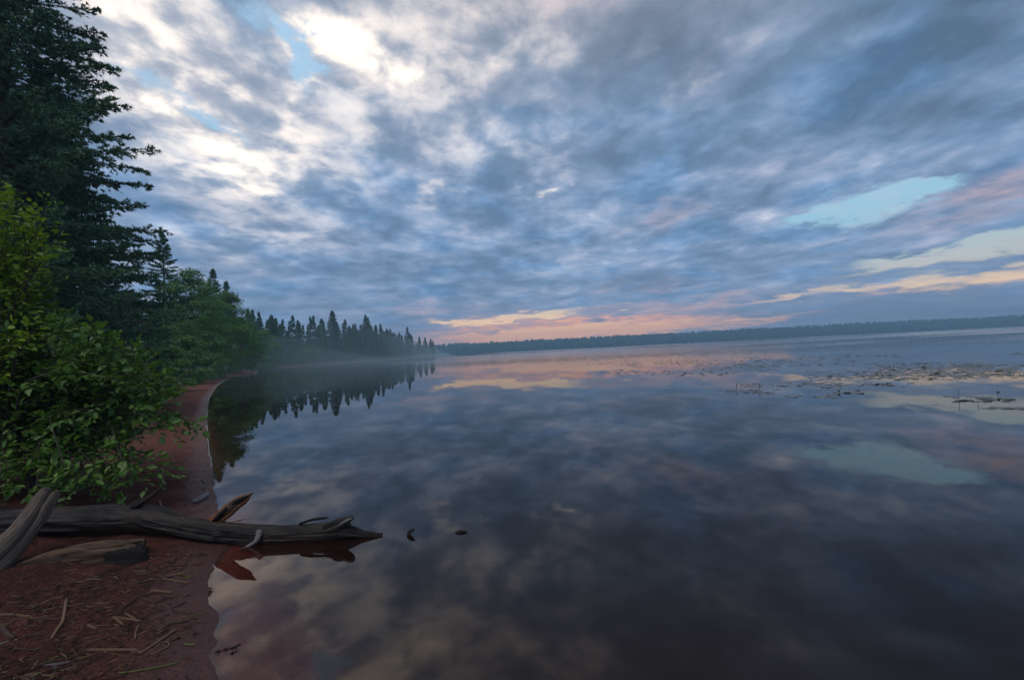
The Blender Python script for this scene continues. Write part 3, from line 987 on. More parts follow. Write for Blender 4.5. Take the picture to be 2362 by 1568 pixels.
# the wood on the far shore reads as one mass
rng = np.random.default_rng(123)
g = Geo()
for row, kk in enumerate([3, 8, 14, 24, 38, 55, 75, 100, 130]):
    n = int(2500 / (3.6 + row * 0.3))
    x = np.linspace(-900, 1590, n) + rng.normal(size=n) * 1.5
    fr_ = 880 + 22 * fbm(x * 0.004, x * 0, 3, 77) - np.clip(x - 300, 0, 2000) * 0.05 + np.clip(-x - 60, 0, 900) * 0.05
    y = fr_ + kk + rng.normal(size=n) * 2.0
    z = far_z(x, np.full(n, kk)) - 0.5
    hh = rng.uniform(14.8, 16.4, n) * (1 + 0.22 * fbm(x * 0.02, np.full(n, row), 2, 12)) + np.where(rng.random(n) < 0.03, 2.2, 0)
    broad = rng.random(n) < 0.72
    wid = np.where(broad, rng.uniform(3.0, 5.0, n), rng.uniform(1.8, 2.8, n))
    sides = 6
    prof_c = [(0.04, 0.75), (0.12, 1.0), (0.32, 0.72), (0.55, 0.52), (0.80, 0.22), (1.0, 0.02)]
    prof_b = [(0.04, 0.55), (0.25, 0.95), (0.50, 1.0), (0.72, 0.85), (0.90, 0.48), (1.0, 0.06)]
    th = np.linspace(0, 2 * np.pi, sides, endpoint=False)
    rings = []
    for (fz, fr1), (fz2, fr2) in zip(prof_c, prof_b):
        rz_ = np.where(broad, fz2, fz)[:, None] * hh[:, None] * (1 + 0.05 * rng.normal(size=(n, sides)) * (fz < 1))
        rr_ = (np.where(broad, fr2, fr1) * wid)[:, None] * rng.uniform(0.6, 1.25, (n, sides))
        rings.append(np.stack([x[:, None] + rr_ * np.cos(th), y[:, None] + rr_ * np.sin(th), z[:, None] + rz_], -1))
    V = np.stack(rings, 1)                                    # tree, ring, side
    m_ = len(prof_c)
    i, r_, s_ = np.meshgrid(np.arange(n), np.arange(m_ - 1), np.arange(sides), indexing='ij')
    idx = lambda r, s: i * m_ * sides + r * sides + s % sides
    Q = np.stack([idx(r_, s_), idx(r_, s_ + 1), idx(r_ + 1, s_ + 1), idx(r_ + 1, s_)], -1).reshape(-1, 4)
    tn = np.repeat(np.clip(np.where(broad, 0.6, 0.25) + rng.normal(size=n) * 0.2, 0, 1), m_ * sides)
    g.add(V.reshape(-1, 3), None, Q, tn)
tag(g.build('far_forest', M_FOREST, smooth=False), kind='stuff')

# mist lying on the water under the point, and a thinner, taller bank among its trees
def mist_bank(label_h, x_from, x_wide, Y0, Y1, h0, h1, density, seed):
    UU, VV = np.meshgrid(np.linspace(0, 1, 70), np.linspace(0, 1, 30), indexing='ij')
    yy_ = Y0 + UU * (Y1 - Y0)
    xx_ = np.interp(yy_, CY, CX) + x_from + VV * x_wide
    prof = np.sin(np.pi * UU) ** 0.8 * np.sin(np.pi * VV) ** 1.3
    zz_ = 0.04 + prof * (h0 + h1 * np.clip(fbm(xx_ * 0.04, yy_ * 0.02, 3, seed) + 0.45, 0.05, 1.2))
    n0, n1_ = UU.shape
    top = np.stack([xx_, yy_, zz_], -1).reshape(-1, 3)
    bot = np.stack([xx_, yy_, np.full_like(xx_, 0.03)], -1).reshape(-1, 3)
    ii, jj = np.meshgrid(np.arange(n0 - 1), np.arange(n1_ - 1), indexing='ij')
    q = np.stack([ii * n1_ + jj, (ii + 1) * n1_ + jj, (ii + 1) * n1_ + jj + 1, ii * n1_ + jj + 1], -1).reshape(-1, 4)[:, ::-1]
    border = [i * n1_ for i in range(n0)] + [(n0 - 1) * n1_ + j for j in range(1, n1_)] + [i * n1_ + n1_ - 1 for i in range(n0 - 2, -1, -1)] + [j for j in range(n1_ - 2, 0, -1)]
    N = len(top)
    bq = [(border[k], border[(k + 1) % len(border)], border[(k + 1) % len(border)] + N, border[k] + N) for k in range(len(border))]
    g = Geo()
    g.add(np.vstack([top, bot]), None, np.vstack([q, q[:, ::-1] + N, np.array(bq)]))
    m, t, out = material('mist_air')
    pv = t.n('ShaderNodeVolumePrincipled')
    pv.inputs['Color'].default_value = (0.66, 0.84, 0.95, 1)
    pv.inputs['Density'].default_value = density
    for k in ('Density Attribute', 'Color Attribute', 'Temperature Attribute'):
        pv.inputs[k].default_value = ''
    t.t.links.new(pv.outputs[0], out.inputs['Volume'])
    mist = g.build('mist', m)
    bm = bmesh.new()
    bm.from_mesh(mist.data)
    bmesh.ops.recalc_face_normals(bm, faces=bm.faces[:])
    if max(bm.faces, key=lambda f: f.calc_center_median().z).normal.z < 0:
        bmesh.ops.reverse_faces(bm, faces=bm.faces[:])
    bm.to_mesh(mist.data)
    bm.free()
    tag(mist, kind='stuff')


mist_bank('low', -20, 60, 66, 384, 1.2, 2.0, 0.0016, 8)
mist_bank('tall', -42, 74, 30, 386, 10.0, 9.0, 0.0021, 18)

# ================================================================== leafy alder shrubs on the near left
def leaf_shape():
    """one ovate leaf along +x, folded along its rib, 1 long"""
    V = np.array([(0, 0, 0), (0.30, 0.27, 0.05), (0.66, 0.27, 0.04), (1.0, 0, -0.06), (0.66, -0.27, 0.04), (0.30, -0.27, 0.05), (0.32, 0, -0.02), (0.68, 0, -0.03),
                  (0.12, 0.13, 0.02), (0.12, -0.13, 0.02), (0.87, 0.15, 0), (0.87, -0.15, 0)], float)
    T = np.array([(0, 6, 8), (8, 6, 1), (1, 6, 7), (1, 7, 2), (2, 7, 10), (10, 7, 3), (0, 9, 6), (9, 5, 6), (5, 7, 6), (5, 4, 7), (4, 11, 7), (11, 3, 7)])
    return V, T


LV, LT = leaf_shape()


def leaf_meshes(mat, k=6):
    out = []
    for i in range(k):
        g = Geo()
        g.add(LV, LT, None, (i + 0.5) / k)
        out.append(g.mesh('leaf', mat))
    return out


def in_poly(p, poly):
    x, y = p
    c = False
    for (x0, y0), (x1, y1) in zip(poly, poly[1:] + poly[:1]):
        if (y0 > y) != (y1 > y) and x < (x1 - x0) * (y - y0) / (y1 - y0) + x0:
            c = not c
    return c


def shrub(name, label, base, poly, dep, ntip, leaf_len, mat, seed, twig_step=0.085, per=(3, 6), wild=(), dens=1.0, nstem=6):
    rng = np.random.default_rng(seed)
    base = np.array([base[0], base[1], gz(base[0], base[1]) - 0.03])
    root = empty(name, tuple(base), label, 'shrub')
    xs_, ys_ = [q[0] for q in poly], [q[1] for q in poly]
    tips = [at(px, py, d) for px, py, d in wild]
    while len(tips) < ntip + len(wild):
        px, py = rng.uniform(min(xs_), max(xs_)), rng.uniform(min(ys_), max(ys_))
        if in_poly((px, py), poly):
            q = at(px, py, dep[0] + (dep[1] - dep[0]) * rng.random())
            if q[2] > gz(q[0], q[1]) + 0.08:
                tips.append(q)
    tips = np.array(tips)
    hubs = []
    for s in range(nstem):
        a = s * 2.4
        hubs.append(base + np.array([math.cos(a) * 0.35, math.sin(a) * 0.30, rng.uniform(0.35, 1.0)]))
    hubs = np.array(hubs)
    LP, LD, LN, LS = [], [], [], []
    thick, thin = Geo(), Geo()
    for s in range(nstem):
        tube(thick, spline([base + (math.cos(s * 2.4) * 0.06, math.sin(s * 2.4) * 0.06, 0), (base * 0.45 + hubs[s] * 0.55) + rng.normal(size=3) * 0.04, hubs[s]], 7), np.linspace(0.020, 0.012, 7), 7, 0.2, s)
    for tp in tips:
        h = hubs[rng.integers(nstem)]
        L = np.linalg.norm(tp - h)
        mid = (h + tp) / 2 + np.array([0, 0, 0.16 * L]) + rng.normal(size=3) * 0.05 * L
        n = max(8, int(L / 0.08))
        bp = spline([h, mid, tp], n)
        tube(thin, bp, np.linspace(0.010 + 0.002 * L, 0.0025, n), 5, caps=False)
        tt = np.arange(0.30, 1.0, twig_step / L)
        for t_ in tt:
            i = min(int(t_ * (n - 1)), n - 2)
            p = bp[i] + (bp[i + 1] - bp[i]) * (t_ * (n - 1) - i)
            tg = unit(bp[i + 1] - bp[i])
            r = rng.normal(size=3)
            r -= tg * (r @ tg)
            d = unit(tg * 0.6 + unit(r) * 0.9 + np.array([0, 0, 0.12]))
            tl = rng.uniform(0.10, 0.30) * (1.15 - 0.5 * t_)
            e = p + d * tl + np.array([0, 0, -0.02])
            tube(thin, [p, (p + e) / 2 + (0, 0, 0.015), e], [0.003, 0.0022, 0.0012], 3, caps=False)
            m_ = rng.integers(per[0], per[1] + 1)
            for q in range(m_):
                f = (q + 0.6) / m_
                lp = p + (e - p) * f
                sd = 1 if q % 2 else -1
                side = unit(np.cross(d, [0, 0, 1.0]))
                ld = unit(d * 0.7 + side * sd * 0.8 + rng.normal(size=3) * 0.25 + np.array([0, 0, -0.15]))
                if q == m_ - 1:
                    ld = unit(d + rng.normal(size=3) * 0.2)
                LP.append(lp); LD.append(ld)
                LN.append(unit(np.array([0, 0, 1.0]) + rng.normal(size=3) * 0.42))
                LS.append(leaf_len * rng.choice([0.45, 0.65, 0.85, 1.0, 1.2]) * rng.uniform(0.85, 1.15))
    thick.build('stem', M_TWIG, root, shift=base)
    thin.build('branches', M_TWIG, root, shift=base)
    LP, LD, LN, LS = map(np.array, (LP, LD, LN, LS))
    Y_ = unit(np.cross(LN, LD)) * rng.uniform(0.72, 1.15, len(LP))[:, None]
    Z_ = np.cross(LD, Y_) * rng.uniform(0.3, 3.4, len(LP))[:, None]
    cv = (LP - CAM_O) @ CAM_R
    sx = 1181 + 1000 * cv[:, 0] / -cv[:, 2]
    sy = 784 - 1000 * cv[:, 1] / -cv[:, 2]
    inside = (sx > -10) & (sx < 2380) & (sy > -10) & (sy < 1580)
    score = np.where(inside, np.linalg.norm(LP - CAM_O, axis=1) / LS, 1e9)
    order = np.argsort(score)
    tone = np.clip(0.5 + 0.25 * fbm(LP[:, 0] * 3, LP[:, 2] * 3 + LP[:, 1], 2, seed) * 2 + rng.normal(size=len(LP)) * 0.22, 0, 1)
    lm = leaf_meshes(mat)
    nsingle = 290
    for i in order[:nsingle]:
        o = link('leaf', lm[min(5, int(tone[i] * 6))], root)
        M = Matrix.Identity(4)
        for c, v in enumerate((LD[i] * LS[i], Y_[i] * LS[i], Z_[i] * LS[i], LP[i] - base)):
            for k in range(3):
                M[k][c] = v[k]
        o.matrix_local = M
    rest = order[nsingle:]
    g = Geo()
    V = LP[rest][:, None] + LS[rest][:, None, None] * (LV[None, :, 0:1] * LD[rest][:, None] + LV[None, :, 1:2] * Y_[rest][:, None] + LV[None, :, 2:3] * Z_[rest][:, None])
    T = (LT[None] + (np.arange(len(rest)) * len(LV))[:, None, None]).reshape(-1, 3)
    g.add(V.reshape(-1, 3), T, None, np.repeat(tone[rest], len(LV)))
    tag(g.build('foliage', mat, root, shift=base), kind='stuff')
    return root


b = at(95, 1150, 5.3)
shrub('alder_shrub', 'big green alder shrub hanging over the dark log and the red sand', (b[0], b[1]),
      [(-260, 640), (0, 645), (90, 680), (230, 765), (325, 800), (395, 865), (408, 930), (400, 985), (330, 1000), (270, 1030), (330, 1075), (300, 1130), (190, 1155), (60, 1140), (-260, 1120)],
      (4.4, 6.0), 330, 0.081, M_LEAF, 11, twig_step=0.068, per=(4, 6), wild=[(468, 972, 4.9), (455, 985, 4.8), (425, 990, 4.7), (388, 1098, 4.6), (372, 1075, 4.7), (345, 1110, 4.6), (410, 945, 5.2), (404, 905, 5.4), (415, 880, 5.6), (335, 805, 5.4), (395, 850, 5.7), (215, 1160, 4.5), (150, 1160, 4.4), (260, 1130, 4.4), (310, 1110, 4.4), (180, 1130, 4.3), (120, 1120, 4.3), (80, 1140, 4.3), (30, 1130, 4.3), (230, 1090, 4.3), (280, 1060, 4.3), (60, 1090, 4.2), (0, 1100, 4.2), (150, 1080, 4.2), (300, 1150, 4.5)])
b = at(-60, 1150, 4.9)
shrub('alder_sapling', 'yellow green alder sapling at the left edge in front of the huge spruce', (b[0], b[1]),
      [(-240, 420), (-20, 412), (30, 425), (75, 450), (108, 500), (128, 560), (118, 600), (130, 680), (110, 740), (60, 800), (-240, 800)],
      (4.3, 5.4), 140, 0.070, M_LEAFY, 12, wild=[(140, 545, 4.8), (10, 418, 4.6), (112, 452, 4.9), (128, 650, 4.7)], nstem=5)

# ================================================================== driftwood
def lg(rows, n):
    """rows of (px, py, Y, radius) along the middle of a piece of wood, smoothed"""
    pts = [(*at(a, b, c), r) for a, b, c, r in rows]
    s = spline(pts, n)
    return s[:, :3], s[:, 3]


o_log = at(520, 1225, 3.84)
log = empty('fallen_log', tuple(o_log), 'long dark fallen log lying from the sand out into the water', 'log')
g = Geo()
pts, rr = lg([(-260, 1215, 4.25, 0.135), (-60, 1212, 4.2, 0.130), (100, 1200, 4.1, 0.122), (210, 1196, 4.05, 0.114), (310, 1194, 4.0, 0.109), (350, 1197, 3.98, 0.106), (420, 1213, 3.93, 0.090), (500, 1226, 3.87, 0.088),
              (560, 1231, 3.85, 0.083), (640, 1232, 3.84, 0.077), (720, 1228, 3.84, 0.076), (780, 1224, 3.83, 0.071), (808, 1227, 3.82, 0.050), (830, 1231, 3.82, 0.033), (852, 1232.5, 3.82, 0.022), (882, 1234, 3.82, 0.010)], 260)
rgm = np.random.default_rng(14)
mk = [(rgm.uniform(0, 4.6), rgm.uniform(0, 6.28), rgm.uniform(0.18, 0.7), 0.055, -rgm.uniform(0.006, 0.016)) for _ in range(46)]
mk += [(rgm.uniform(0, 4.4), rgm.uniform(0, 6.28), rgm.uniform(0.02, 0.05), 0.28, rgm.uniform(0.008, 0.022)) for _ in range(26)]
tube(g, pts, rr, 84, 0.20, 3, stretch=3.0, ridge=0.013, marks=mk)
g.build('trunk', M_LOG, log, shift=o_log)
g = Geo()
pts, rr = lg([(468, 1226, 3.93, 0.046), (497, 1200, 3.93, 0.048), (522, 1180, 3.93, 0.046), (545, 1161, 3.935, 0.043), (562, 1151, 3.94, 0.034), (574, 1143, 3.94, 0.015), (583, 1136, 3.94, 0.003)], 44)
mk = [(rgm.uniform(0, 0.5), rgm.uniform(0, 6.28), rgm.uniform(0.05, 0.2), 0.16, -rgm.uniform(0.006, 0.016)) for _ in range(16)]
tube(g, pts, rr, 32, 0.75, 21, stretch=9, ridge=0.014, marks=mk)
stub = tag(g.build('broken_branch', M_STUB, log, shift=o_log), 'snapped branch stub with bare orange wood and torn bark')
g = Geo()
tube(g, *lg([(488, 1204, 3.875, 0.010), (502, 1193, 3.878, 0.020), (520, 1176, 3.884, 0.016), (532, 1166, 3.890, 0.004)], 20), 10, 0.7, 31, ridge=0.004)
tube(g, *lg([(534, 1163, 3.895, 0.006), (550, 1154, 3.902, 0.014), (565, 1147, 3.914, 0.010), (572, 1143, 3.925, 0.003)], 16), 10, 0.7, 32, ridge=0.004)
g.build('bark', M_BLACK, stub, shift=o_log)
g = Geo()
pts, rr = lg([(306, 1168, 3.98, 0.036), (322, 1158, 3.99, 0.032), (345, 1146, 4.01, 0.020), (362, 1133, 4.03, 0.014), (378, 1119, 4.05, 0.005)], 24)
tube(g, pts, rr, 10, 0.4, 5, stretch=10, ridge=0.004)
g.build('side_branch', M_LOG, log, shift=o_log)
g = Geo()
pts, rr = lg([(752, 1222, 3.80, 0.040), (778, 1212, 3.79, 0.046), (797, 1204, 3.79, 0.038), (808, 1198, 3.79, 0.027), (815, 1192, 3.79, 0.009)], 40)
tube(g, pts, rr, 26, 0.8, 9, stretch=16, ridge=0.012)
knot = g.build('knot', M_LOG, log, shift=o_log)
g = Geo()
tube(g, *lg([(799, 1204, 3.752, 0.009), (805, 1206, 3.745, 0.013), (808, 1208, 3.74, 0.005)], 8), 10, 0.5, 4)
g.build('knot_hole', M_BLACK, knot, shift=o_log)
g = Geo()
tube(g, *lg([(780, 1212, 3.745, 0.004), (792, 1204, 3.745, 0.009), (804, 1198, 3.75, 0.010), (813, 1195, 3.76, 0.003)], 12), 8, 0.6, 6, ridge=0.003)
tube(g, *lg([(806, 1210, 3.745, 0.004), (811, 1204, 3.75, 0.008), (814, 1198, 3.76, 0.003)], 10), 8, 0.6, 7, ridge=0.003)
g.build('pale_rim', M_SNAG, knot, shift=o_log)
g = Geo()
tube(g, *lg([(598, 1222, 3.775, 0.022), (597, 1234, 3.755, 0.022), (590, 1248, 3.74, 0.020), (575, 1258, 3.74, 0.013), (556, 1266, 3.745, 0.007), (546, 1270, 3.75, 0.004)], 26), 10, 0.4, 33, stretch=9)
tag(g.build('branch_stub', M_SNAG, log, shift=o_log), 'pale grey branch stub curving down into the water')
g = Geo()
tube(g, *lg([(690, 1208, 3.83, 0.010), (715, 1200, 3.84, 0.012), (745, 1195, 3.85, 0.010), (760, 1193.5, 3.85, 0.003)], 18), 6, 0.5, 8)
g.build('bark_strip', M_BLACK, log, shift=o_log)
g = Geo()
tube(g, *lg([(500, 1212, 3.83, 0.004), (530, 1204, 3.86, 0.003), (565, 1196, 3.90, 0.0025), (590, 1189, 3.92, 0.001)], 14), 5, 0.3, 2)
tube(g, *lg([(545, 1201, 3.87, 0.008), (556, 1199, 3.88, 0.008), (562, 1197, 3.88, 0.002)], 6), 5, 0.3, 2)
g.build('torn_splinter', M_STRAW, stub, shift=o_log)

o_p = at(60, 1215, 3.55)
limb = empty('split_driftwood_limb', tuple(o_p), 'pale smooth driftwood limb split into two prongs leaning across the log', 'driftwood')
g = Geo()
pts, rr = lg([(-120, 1370, 3.15, 0.072), (-50, 1312, 3.28, 0.070), (10, 1258, 3.42, 0.068), (55, 1205, 3.56, 0.061), (88, 1160, 3.68, 0.055), (106, 1134, 3.74, 0.042), (112, 1126, 3.75, 0.020)], 60)
mk = [(rgm.uniform(0, 1.6), rgm.uniform(0, 6.28), rgm.uniform(0.15, 0.5), 0.07, -rgm.uniform(0.004, 0.012)) for _ in range(18)] + [(0.75, 1.2, 0.06, 0.5, 0.014), (0.4, 2.4, 0.05, 0.4, 0.012)]
tube(g, pts, rr, 48, 0.16, 6, stretch=2.4, ridge=0.007, marks=mk)
g.build('prong', M_PALE, limb, shift=o_p)
g = Geo()
pts, rr = lg([(-90, 1400, 3.20, 0.052), (-30, 1335, 3.30, 0.053), (22, 1285, 3.42, 0.051), (62, 1236, 3.54, 0.046), (92, 1195, 3.64, 0.046), (116, 1158, 3.72, 0.040), (129, 1137, 3.76, 0.032), (132, 1131, 3.765, 0.016)], 60)
tube(g, pts, rr, 48, 0.18, 16, stretch=2.6, ridge=0.007, marks=mk)
g.build('prong', M_PALE, limb, shift=o_p)

o_c = at(200, 1280, 3.55)
chunk = empty('rotten_log_piece', tuple(o_c), 'short brown rotten log piece half sunk in red sand before the dark log', 'log')
g = Geo()
pts, rr = lg([(28, 1316, 3.42, 0.030), (80, 1306, 3.47, 0.062), (150, 1292, 3.53, 0.085), (210, 1286, 3.56, 0.100), (265, 1281, 3.58, 0.108), (318, 1279, 3.58, 0.105)], 70)
mk = [(rgm.uniform(0, 1.2), rgm.uniform(0, 6.28), rgm.uniform(0.1, 0.4), 0.09, -rgm.uniform(0.008, 0.024)) for _ in range(26)]
tube(g, pts, rr, 60, 0.40, 44, stretch=3.0, ridge=0.024, caps=True, marks=mk)
g.build('body', M_CHUNK, chunk, shift=o_c)
g = Geo()
pts, rr = lg([(255, 1292, 3.50, 0.070), (290, 1290, 3.50, 0.082), (322, 1289, 3.51, 0.070), (327, 1290, 3.52, 0.030)], 26)
tube(g, pts, rr, 22, 0.6, 45, stretch=6, ridge=0.02)
tag(g.build('rotten_end', M_BLACK, chunk, shift=o_c), 'black rotted hollow end')
g = Geo()
tube(g, *lg([(140, 1281, 3.49, 0.018), (200, 1269, 3.53, 0.026), (260, 1261, 3.56, 0.026), (300, 1252, 3.58, 0.018), (326, 1247, 3.59, 0.004)], 40), 12, 0.5, 46, stretch=5, ridge=0.010)
g.build('splinter', M_CHUNK, chunk, shift=o_c)

for k, (rows, lab) in enumerate([
        ([(940, 1236, 3.80, 0.014), (947, 1230, 3.80, 0.022), (953, 1225, 3.80, 0.016), (956, 1222, 3.80, 0.005)], 'small dark wood stub poking out of the water past the log end'),
        ([(1049, 1235, 3.80, 0.003), (1060, 1233.5, 3.80, 0.011), (1072, 1233.5, 3.80, 0.008), (1079, 1234, 3.80, 0.002)], 'thin dark sliver of wood floating farthest from the log end')]):
    g = Geo()
    c = ground(rows[1][0], rows[1][1] + 3)
    pts_, rr_ = lg(rows, 14)
    pts_[:, 2] += 0.004 - pts_[:, 2].min()
    tube(g, pts_, rr_ * 0.85, 10, 0.6, 70 + k, stretch=12, ridge=0.004)
    tag(g.build('driftwood_stub', M_LOG, shift=c, loc=tuple(c)), lab, 'driftwood', 'wood showing above the water off the log')

# pale pieces and loose stalks on the sand, each one a thing; (name, material, radius in m, label, pixel path)
def r4(x, y):
    return x * 0.41165, 922.7 + y * 0.41165


STICKS = [
    ('dry_reed', M_STRAW, 0.0085, 'thick pale bent reed with a kink standing out on the red sand', [(372, 1118), (362, 1180), (350, 1250), (318, 1290), (288, 1342)]),
    ('dry_reed', M_STRAW, 0.0075, 'long straight pale reed lying level near the lower water edge', [(490, 1403), (620, 1404), (770, 1404)]),
    ('dry_reed', M_STRAW, 0.0080, 'long slanting pale reed pointing up towards the water', [(985, 1290), (880, 1362), (780, 1427)]),
    ('dry_reed', M_STRAW, 0.0075, 'short level pale reed right below the rotten log piece', [(845, 1070), (905, 1075), (965, 1081)]),
    ('dry_reed', M_STRAW, 0.0050, 'thin reddish reed nearest the notch of water by the log', [(905, 1000), (965, 1010), (1057, 1026)]),
    ('dry_reed', M_STRAW, 0.0050, 'stubby pale reed fragment above the slanting dark twig', [(685, 1090), (730, 1070)]),
    ('twig', M_TWIG_DARK, 0.0065, 'dark slanting twig in the middle of the sand', [(762, 1110), (690, 1165), (600, 1217)]),
    ('dry_reed', M_STRAW, 0.0065, 'pale reed crossing under the dark slanting twig', [(630, 1218), (700, 1226), (790, 1241)]),
    ('dry_reed', M_STRAW, 0.0065, 'long brown reed running in from the left edge of the sand', [(-40, 1203), (60, 1206), (130, 1212), (182, 1222)]),
    ('twig', M_TWIG_DARK, 0.0060, 'brown twig ending at the kinked pale reed', [(180, 1228), (260, 1229), (340, 1233)]),
    ('twig', M_TWIG_DARK, 0.0120, 'stout dark bent stick at the left below the long brown reed', [(8, 1278), (45, 1320), (78, 1342)]),
    ('dry_reed', M_SNAG, 0.0070, 'whitish chip of wood at the lower left edge', [(-20, 1375), (15, 1366), (52, 1354)]),
    ('twig', M_TWIG_DARK, 0.0055, 'dark twig beside the whitish chip', [(75, 1396), (140, 1386), (205, 1374)]),
    ('dry_reed', M_SNAG, 0.0060, 'whitish peeled twig near the bottom of the sand', [(250, 1490), (320, 1482), (392, 1469)]),
    ('twig', M_TWIG_DARK, 0.0050, 'grey brown twig carrying on from the whitish peeled twig', [(388, 1481), (450, 1476), (507, 1473)]),
    ('dry_reed', M_STRAW, 0.0060, 'short pale stub of reed slanting up at the very bottom', [(180, 1512), (216, 1464)]),
    ('dry_reed', M_STRAW, 0.0060, 'short orange reed pointing down right from the crossing reed', [(640, 1220), (692, 1263)]),
    ('twig', M_TWIG_DARK, 0.0050, 'brown twig left of the lower end of the kinked reed', [(100, 1326), (170, 1310), (247, 1290)]),
    ('dry_reed', M_STRAW, 0.0045, 'thin reed slanting in from the left edge', [(-20, 1262), (50, 1240), (112, 1224)]),
    ('twig', M_TWIG_DARK, 0.0055, 'grey twig close to the black end of the rotten log piece', [(768, 1026), (815, 1018), (867, 1007)]),
    ('twig', M_TWIG_DARK, 0.0055, 'brown twig between the level reed and the slanting twig', [(795, 1108), (830, 1124), (872, 1142)]),
    ('twig', M_TWIG_DARK, 0.0060, 'dark twig lying level near the lobed water edge', [(942, 1256), (1000, 1248), (1048, 1239)]),
    ('twig', M_TWIG_DARK, 0.0040, 'thin dark twig rising to the right above the pale loop', [(780, 1227), (835, 1203), (888, 1179)]),
    ('dry_reed', M_STRAW, 0.0040, 'thin curled straw looped like a hook near the water', [(870, 1392), (905, 1360), (940, 1358), (945, 1378), (905, 1400), (850, 1430)]),
    ('dry_reed', M_STRAW, 0.0050, 'short upright reed end above the straight pale reed', [(757, 1342), (762, 1300), (778, 1260)]),
    ('grass_stalk', M_BLADE, 0.0040, 'long yellow green grass stalk across the bottom of the sand', [(660, 1533), (780, 1516), (900, 1494), (1010, 1468)]),
    ('green_straw', M_BLADE, 0.0060, 'bright green grass blade near the water edge', [(1033, 1369), (1060, 1372), (1094, 1373)]),
    ('driftwood_piece', M_SNAG, 0.0280, 'pale stick of driftwood on the sand behind the orange branch stub', [(1085, 578), (1125, 560), (1168, 534)]),
    ('fallen_leaf', M_BLADE, 0.0120, 'small green leaf on the sand near the pale driftwood stick', [(1130, 448), (1140, 456), (1145, 462)]),
    ('dry_reed', M_STRAW, 0.0100, 'stubby orange chip of wood behind the dark log', [(894, 566), (904, 592)]),
    ('twig', M_TWIG_DARK, 0.0050, 'twig lying at the foot of the lower water lobe', [(870, 980), (930, 1003)]),
    ('dry_reed', M_STRAW, 0.0055, 'forked pale straw under the middle twig', [(700, 1196), (735, 1215), (760, 1228)]),
    ('dry_reed', M_STRAW, 0.0060, 'broken pale straw right of the kinked reed', [(490, 1258), (520, 1276), (545, 1280)]),
    ('twig', M_TWIG_DARK, 0.0055, 'dark twig above the middle reeds, left of the slanting twig', [(530, 1190), (590, 1160), (650, 1131)]),
    ('dry_reed', M_STRAW, 0.0060, 'short pale straw left of the middle twigs', [(235, 1142), (280, 1122)]),
]
for k, (nm, mt, rad_, lab, path) in enumerate(STICKS):
    P3 = []
    for q in path:
        p = on_ground(*r4(*q))
        P3.append(p + (0, 0, rad_ * 0.55))
    if len(P3) == 2:
        P3 = [P3[0], (P3[0] + P3[1]) / 2 + (0, 0, 0.002), P3[1]]
    sp = spline(P3, 22)
    sp[:, 2] += rad_ * 0.25
    rr = rad_ * np.interp(np.linspace(0, 1, 22), [0, 0.03, 0.5, 0.97, 1], [0.55, 0.9, 1.0, 0.85, 0.45])
    g = Geo()
    tube(g, sp, rr, 8, 0.22, 100 + k, tone=0.7, stretch=20, flat=0.45 if nm in ('green_straw', 'fallen_leaf') else 1.0)
    c = sp[11]
    tag(g.build(nm, mt, shift=c, loc=tuple(c)), lab, {'dry_reed': 'reed', 'twig': 'twig', 'grass_stalk': 'grass', 'green_straw': 'grass', 'driftwood_piece': 'driftwood', 'fallen_leaf': 'leaf'}[nm],
        {'dry_reed': 'dry reeds strewn on the red sand', 'twig': 'twigs strewn on the red sand'}.get(nm))

# the small stuff between them: chips, needles and straw nobody could count
rng = np.random.default_rng(321)
n = 26000
rr = np.where(rng.random(n) < 0.6, 1.9 + 2.6 * rng.random(n), 2.0 + 12 * rng.random(n) ** 1.6)
aa = np.radians(-78 + 62 * rng.random(n))
x, y = rr * np.sin(aa), rr * np.cos(aa)
z, d = height(x, y)
clump = fbm(x * 2.1, y * 2.1, 3, 5)
drift = np.exp(-((d - 0.75 - 0.2 * fbm(x, y, 2, 9)) / 0.4) ** 2)
keep = (d > 0.10) & (d < 3.2) & (rng.random(n) < np.clip(0.22 + clump * 0.9 + 0.35 * drift, 0.03, 1))
x, y, z = x[keep], y[keep], z[keep]
n = len(x)
ln = np.exp(rng.normal(-3.95, 0.70, n))
th = rng.normal(0.35, 0.75, n)
dirs = np.stack([np.cos(th), np.sin(th), rng.normal(size=n) * 0.12], -1)
perp = np.stack([-np.sin(th), np.cos(th), np.zeros(n)], -1)
w = rng.uniform(0.0012, 0.0035, n)
c = np.stack([x, y, z + 0.004], -1)
e0, e1 = c - dirs * ln[:, None], c + dirs * ln[:, None]
bend = c + perp * (ln * rng.normal(size=n) * 0.12)[:, None]
up = np.array([0, 0, 1.0])
rows = []
for cpt, s in ((e0, 0.6), (bend, 1.0), (e1, 0.5)):
    for a_ in (-1, 1):
        rows.append(cpt + perp * (a_ * w * s)[:, None] - up * 0.003)
    rows.append(cpt + up * (w * 1.2 * s)[:, None])
V = np.stack(rows, 1)
base_ = np.arange(n)[:, None] * 9
Q = []
for s in (0, 3):
    for a_, b_ in ((1, 2), (2, 0)):
        Q.append(base_ + np.array([[s + a_, s + b_, s + 3 + b_, s + 3 + a_]]))
g = Geo()
gr = np.tile(np.array([(0, 0, 0), (0.01, 0, 0), (0, 0.01, 0), (0, 0, .05), (0.01, 0, .05), (0, 0.01, .05), (0, 0, .1), (0.01, 0, .1), (0, 0.01, .1)]), (n, 1, 1)) + rng.random((n, 1, 3)) * 9
g.add(V.reshape(-1, 3), None, np.concatenate(Q), np.repeat(rng.random(n), 9), gr.reshape(-1, 3))
m, t, out = material('beach_litter')
tn_ = attr(t, 'tone').outputs['Fac']
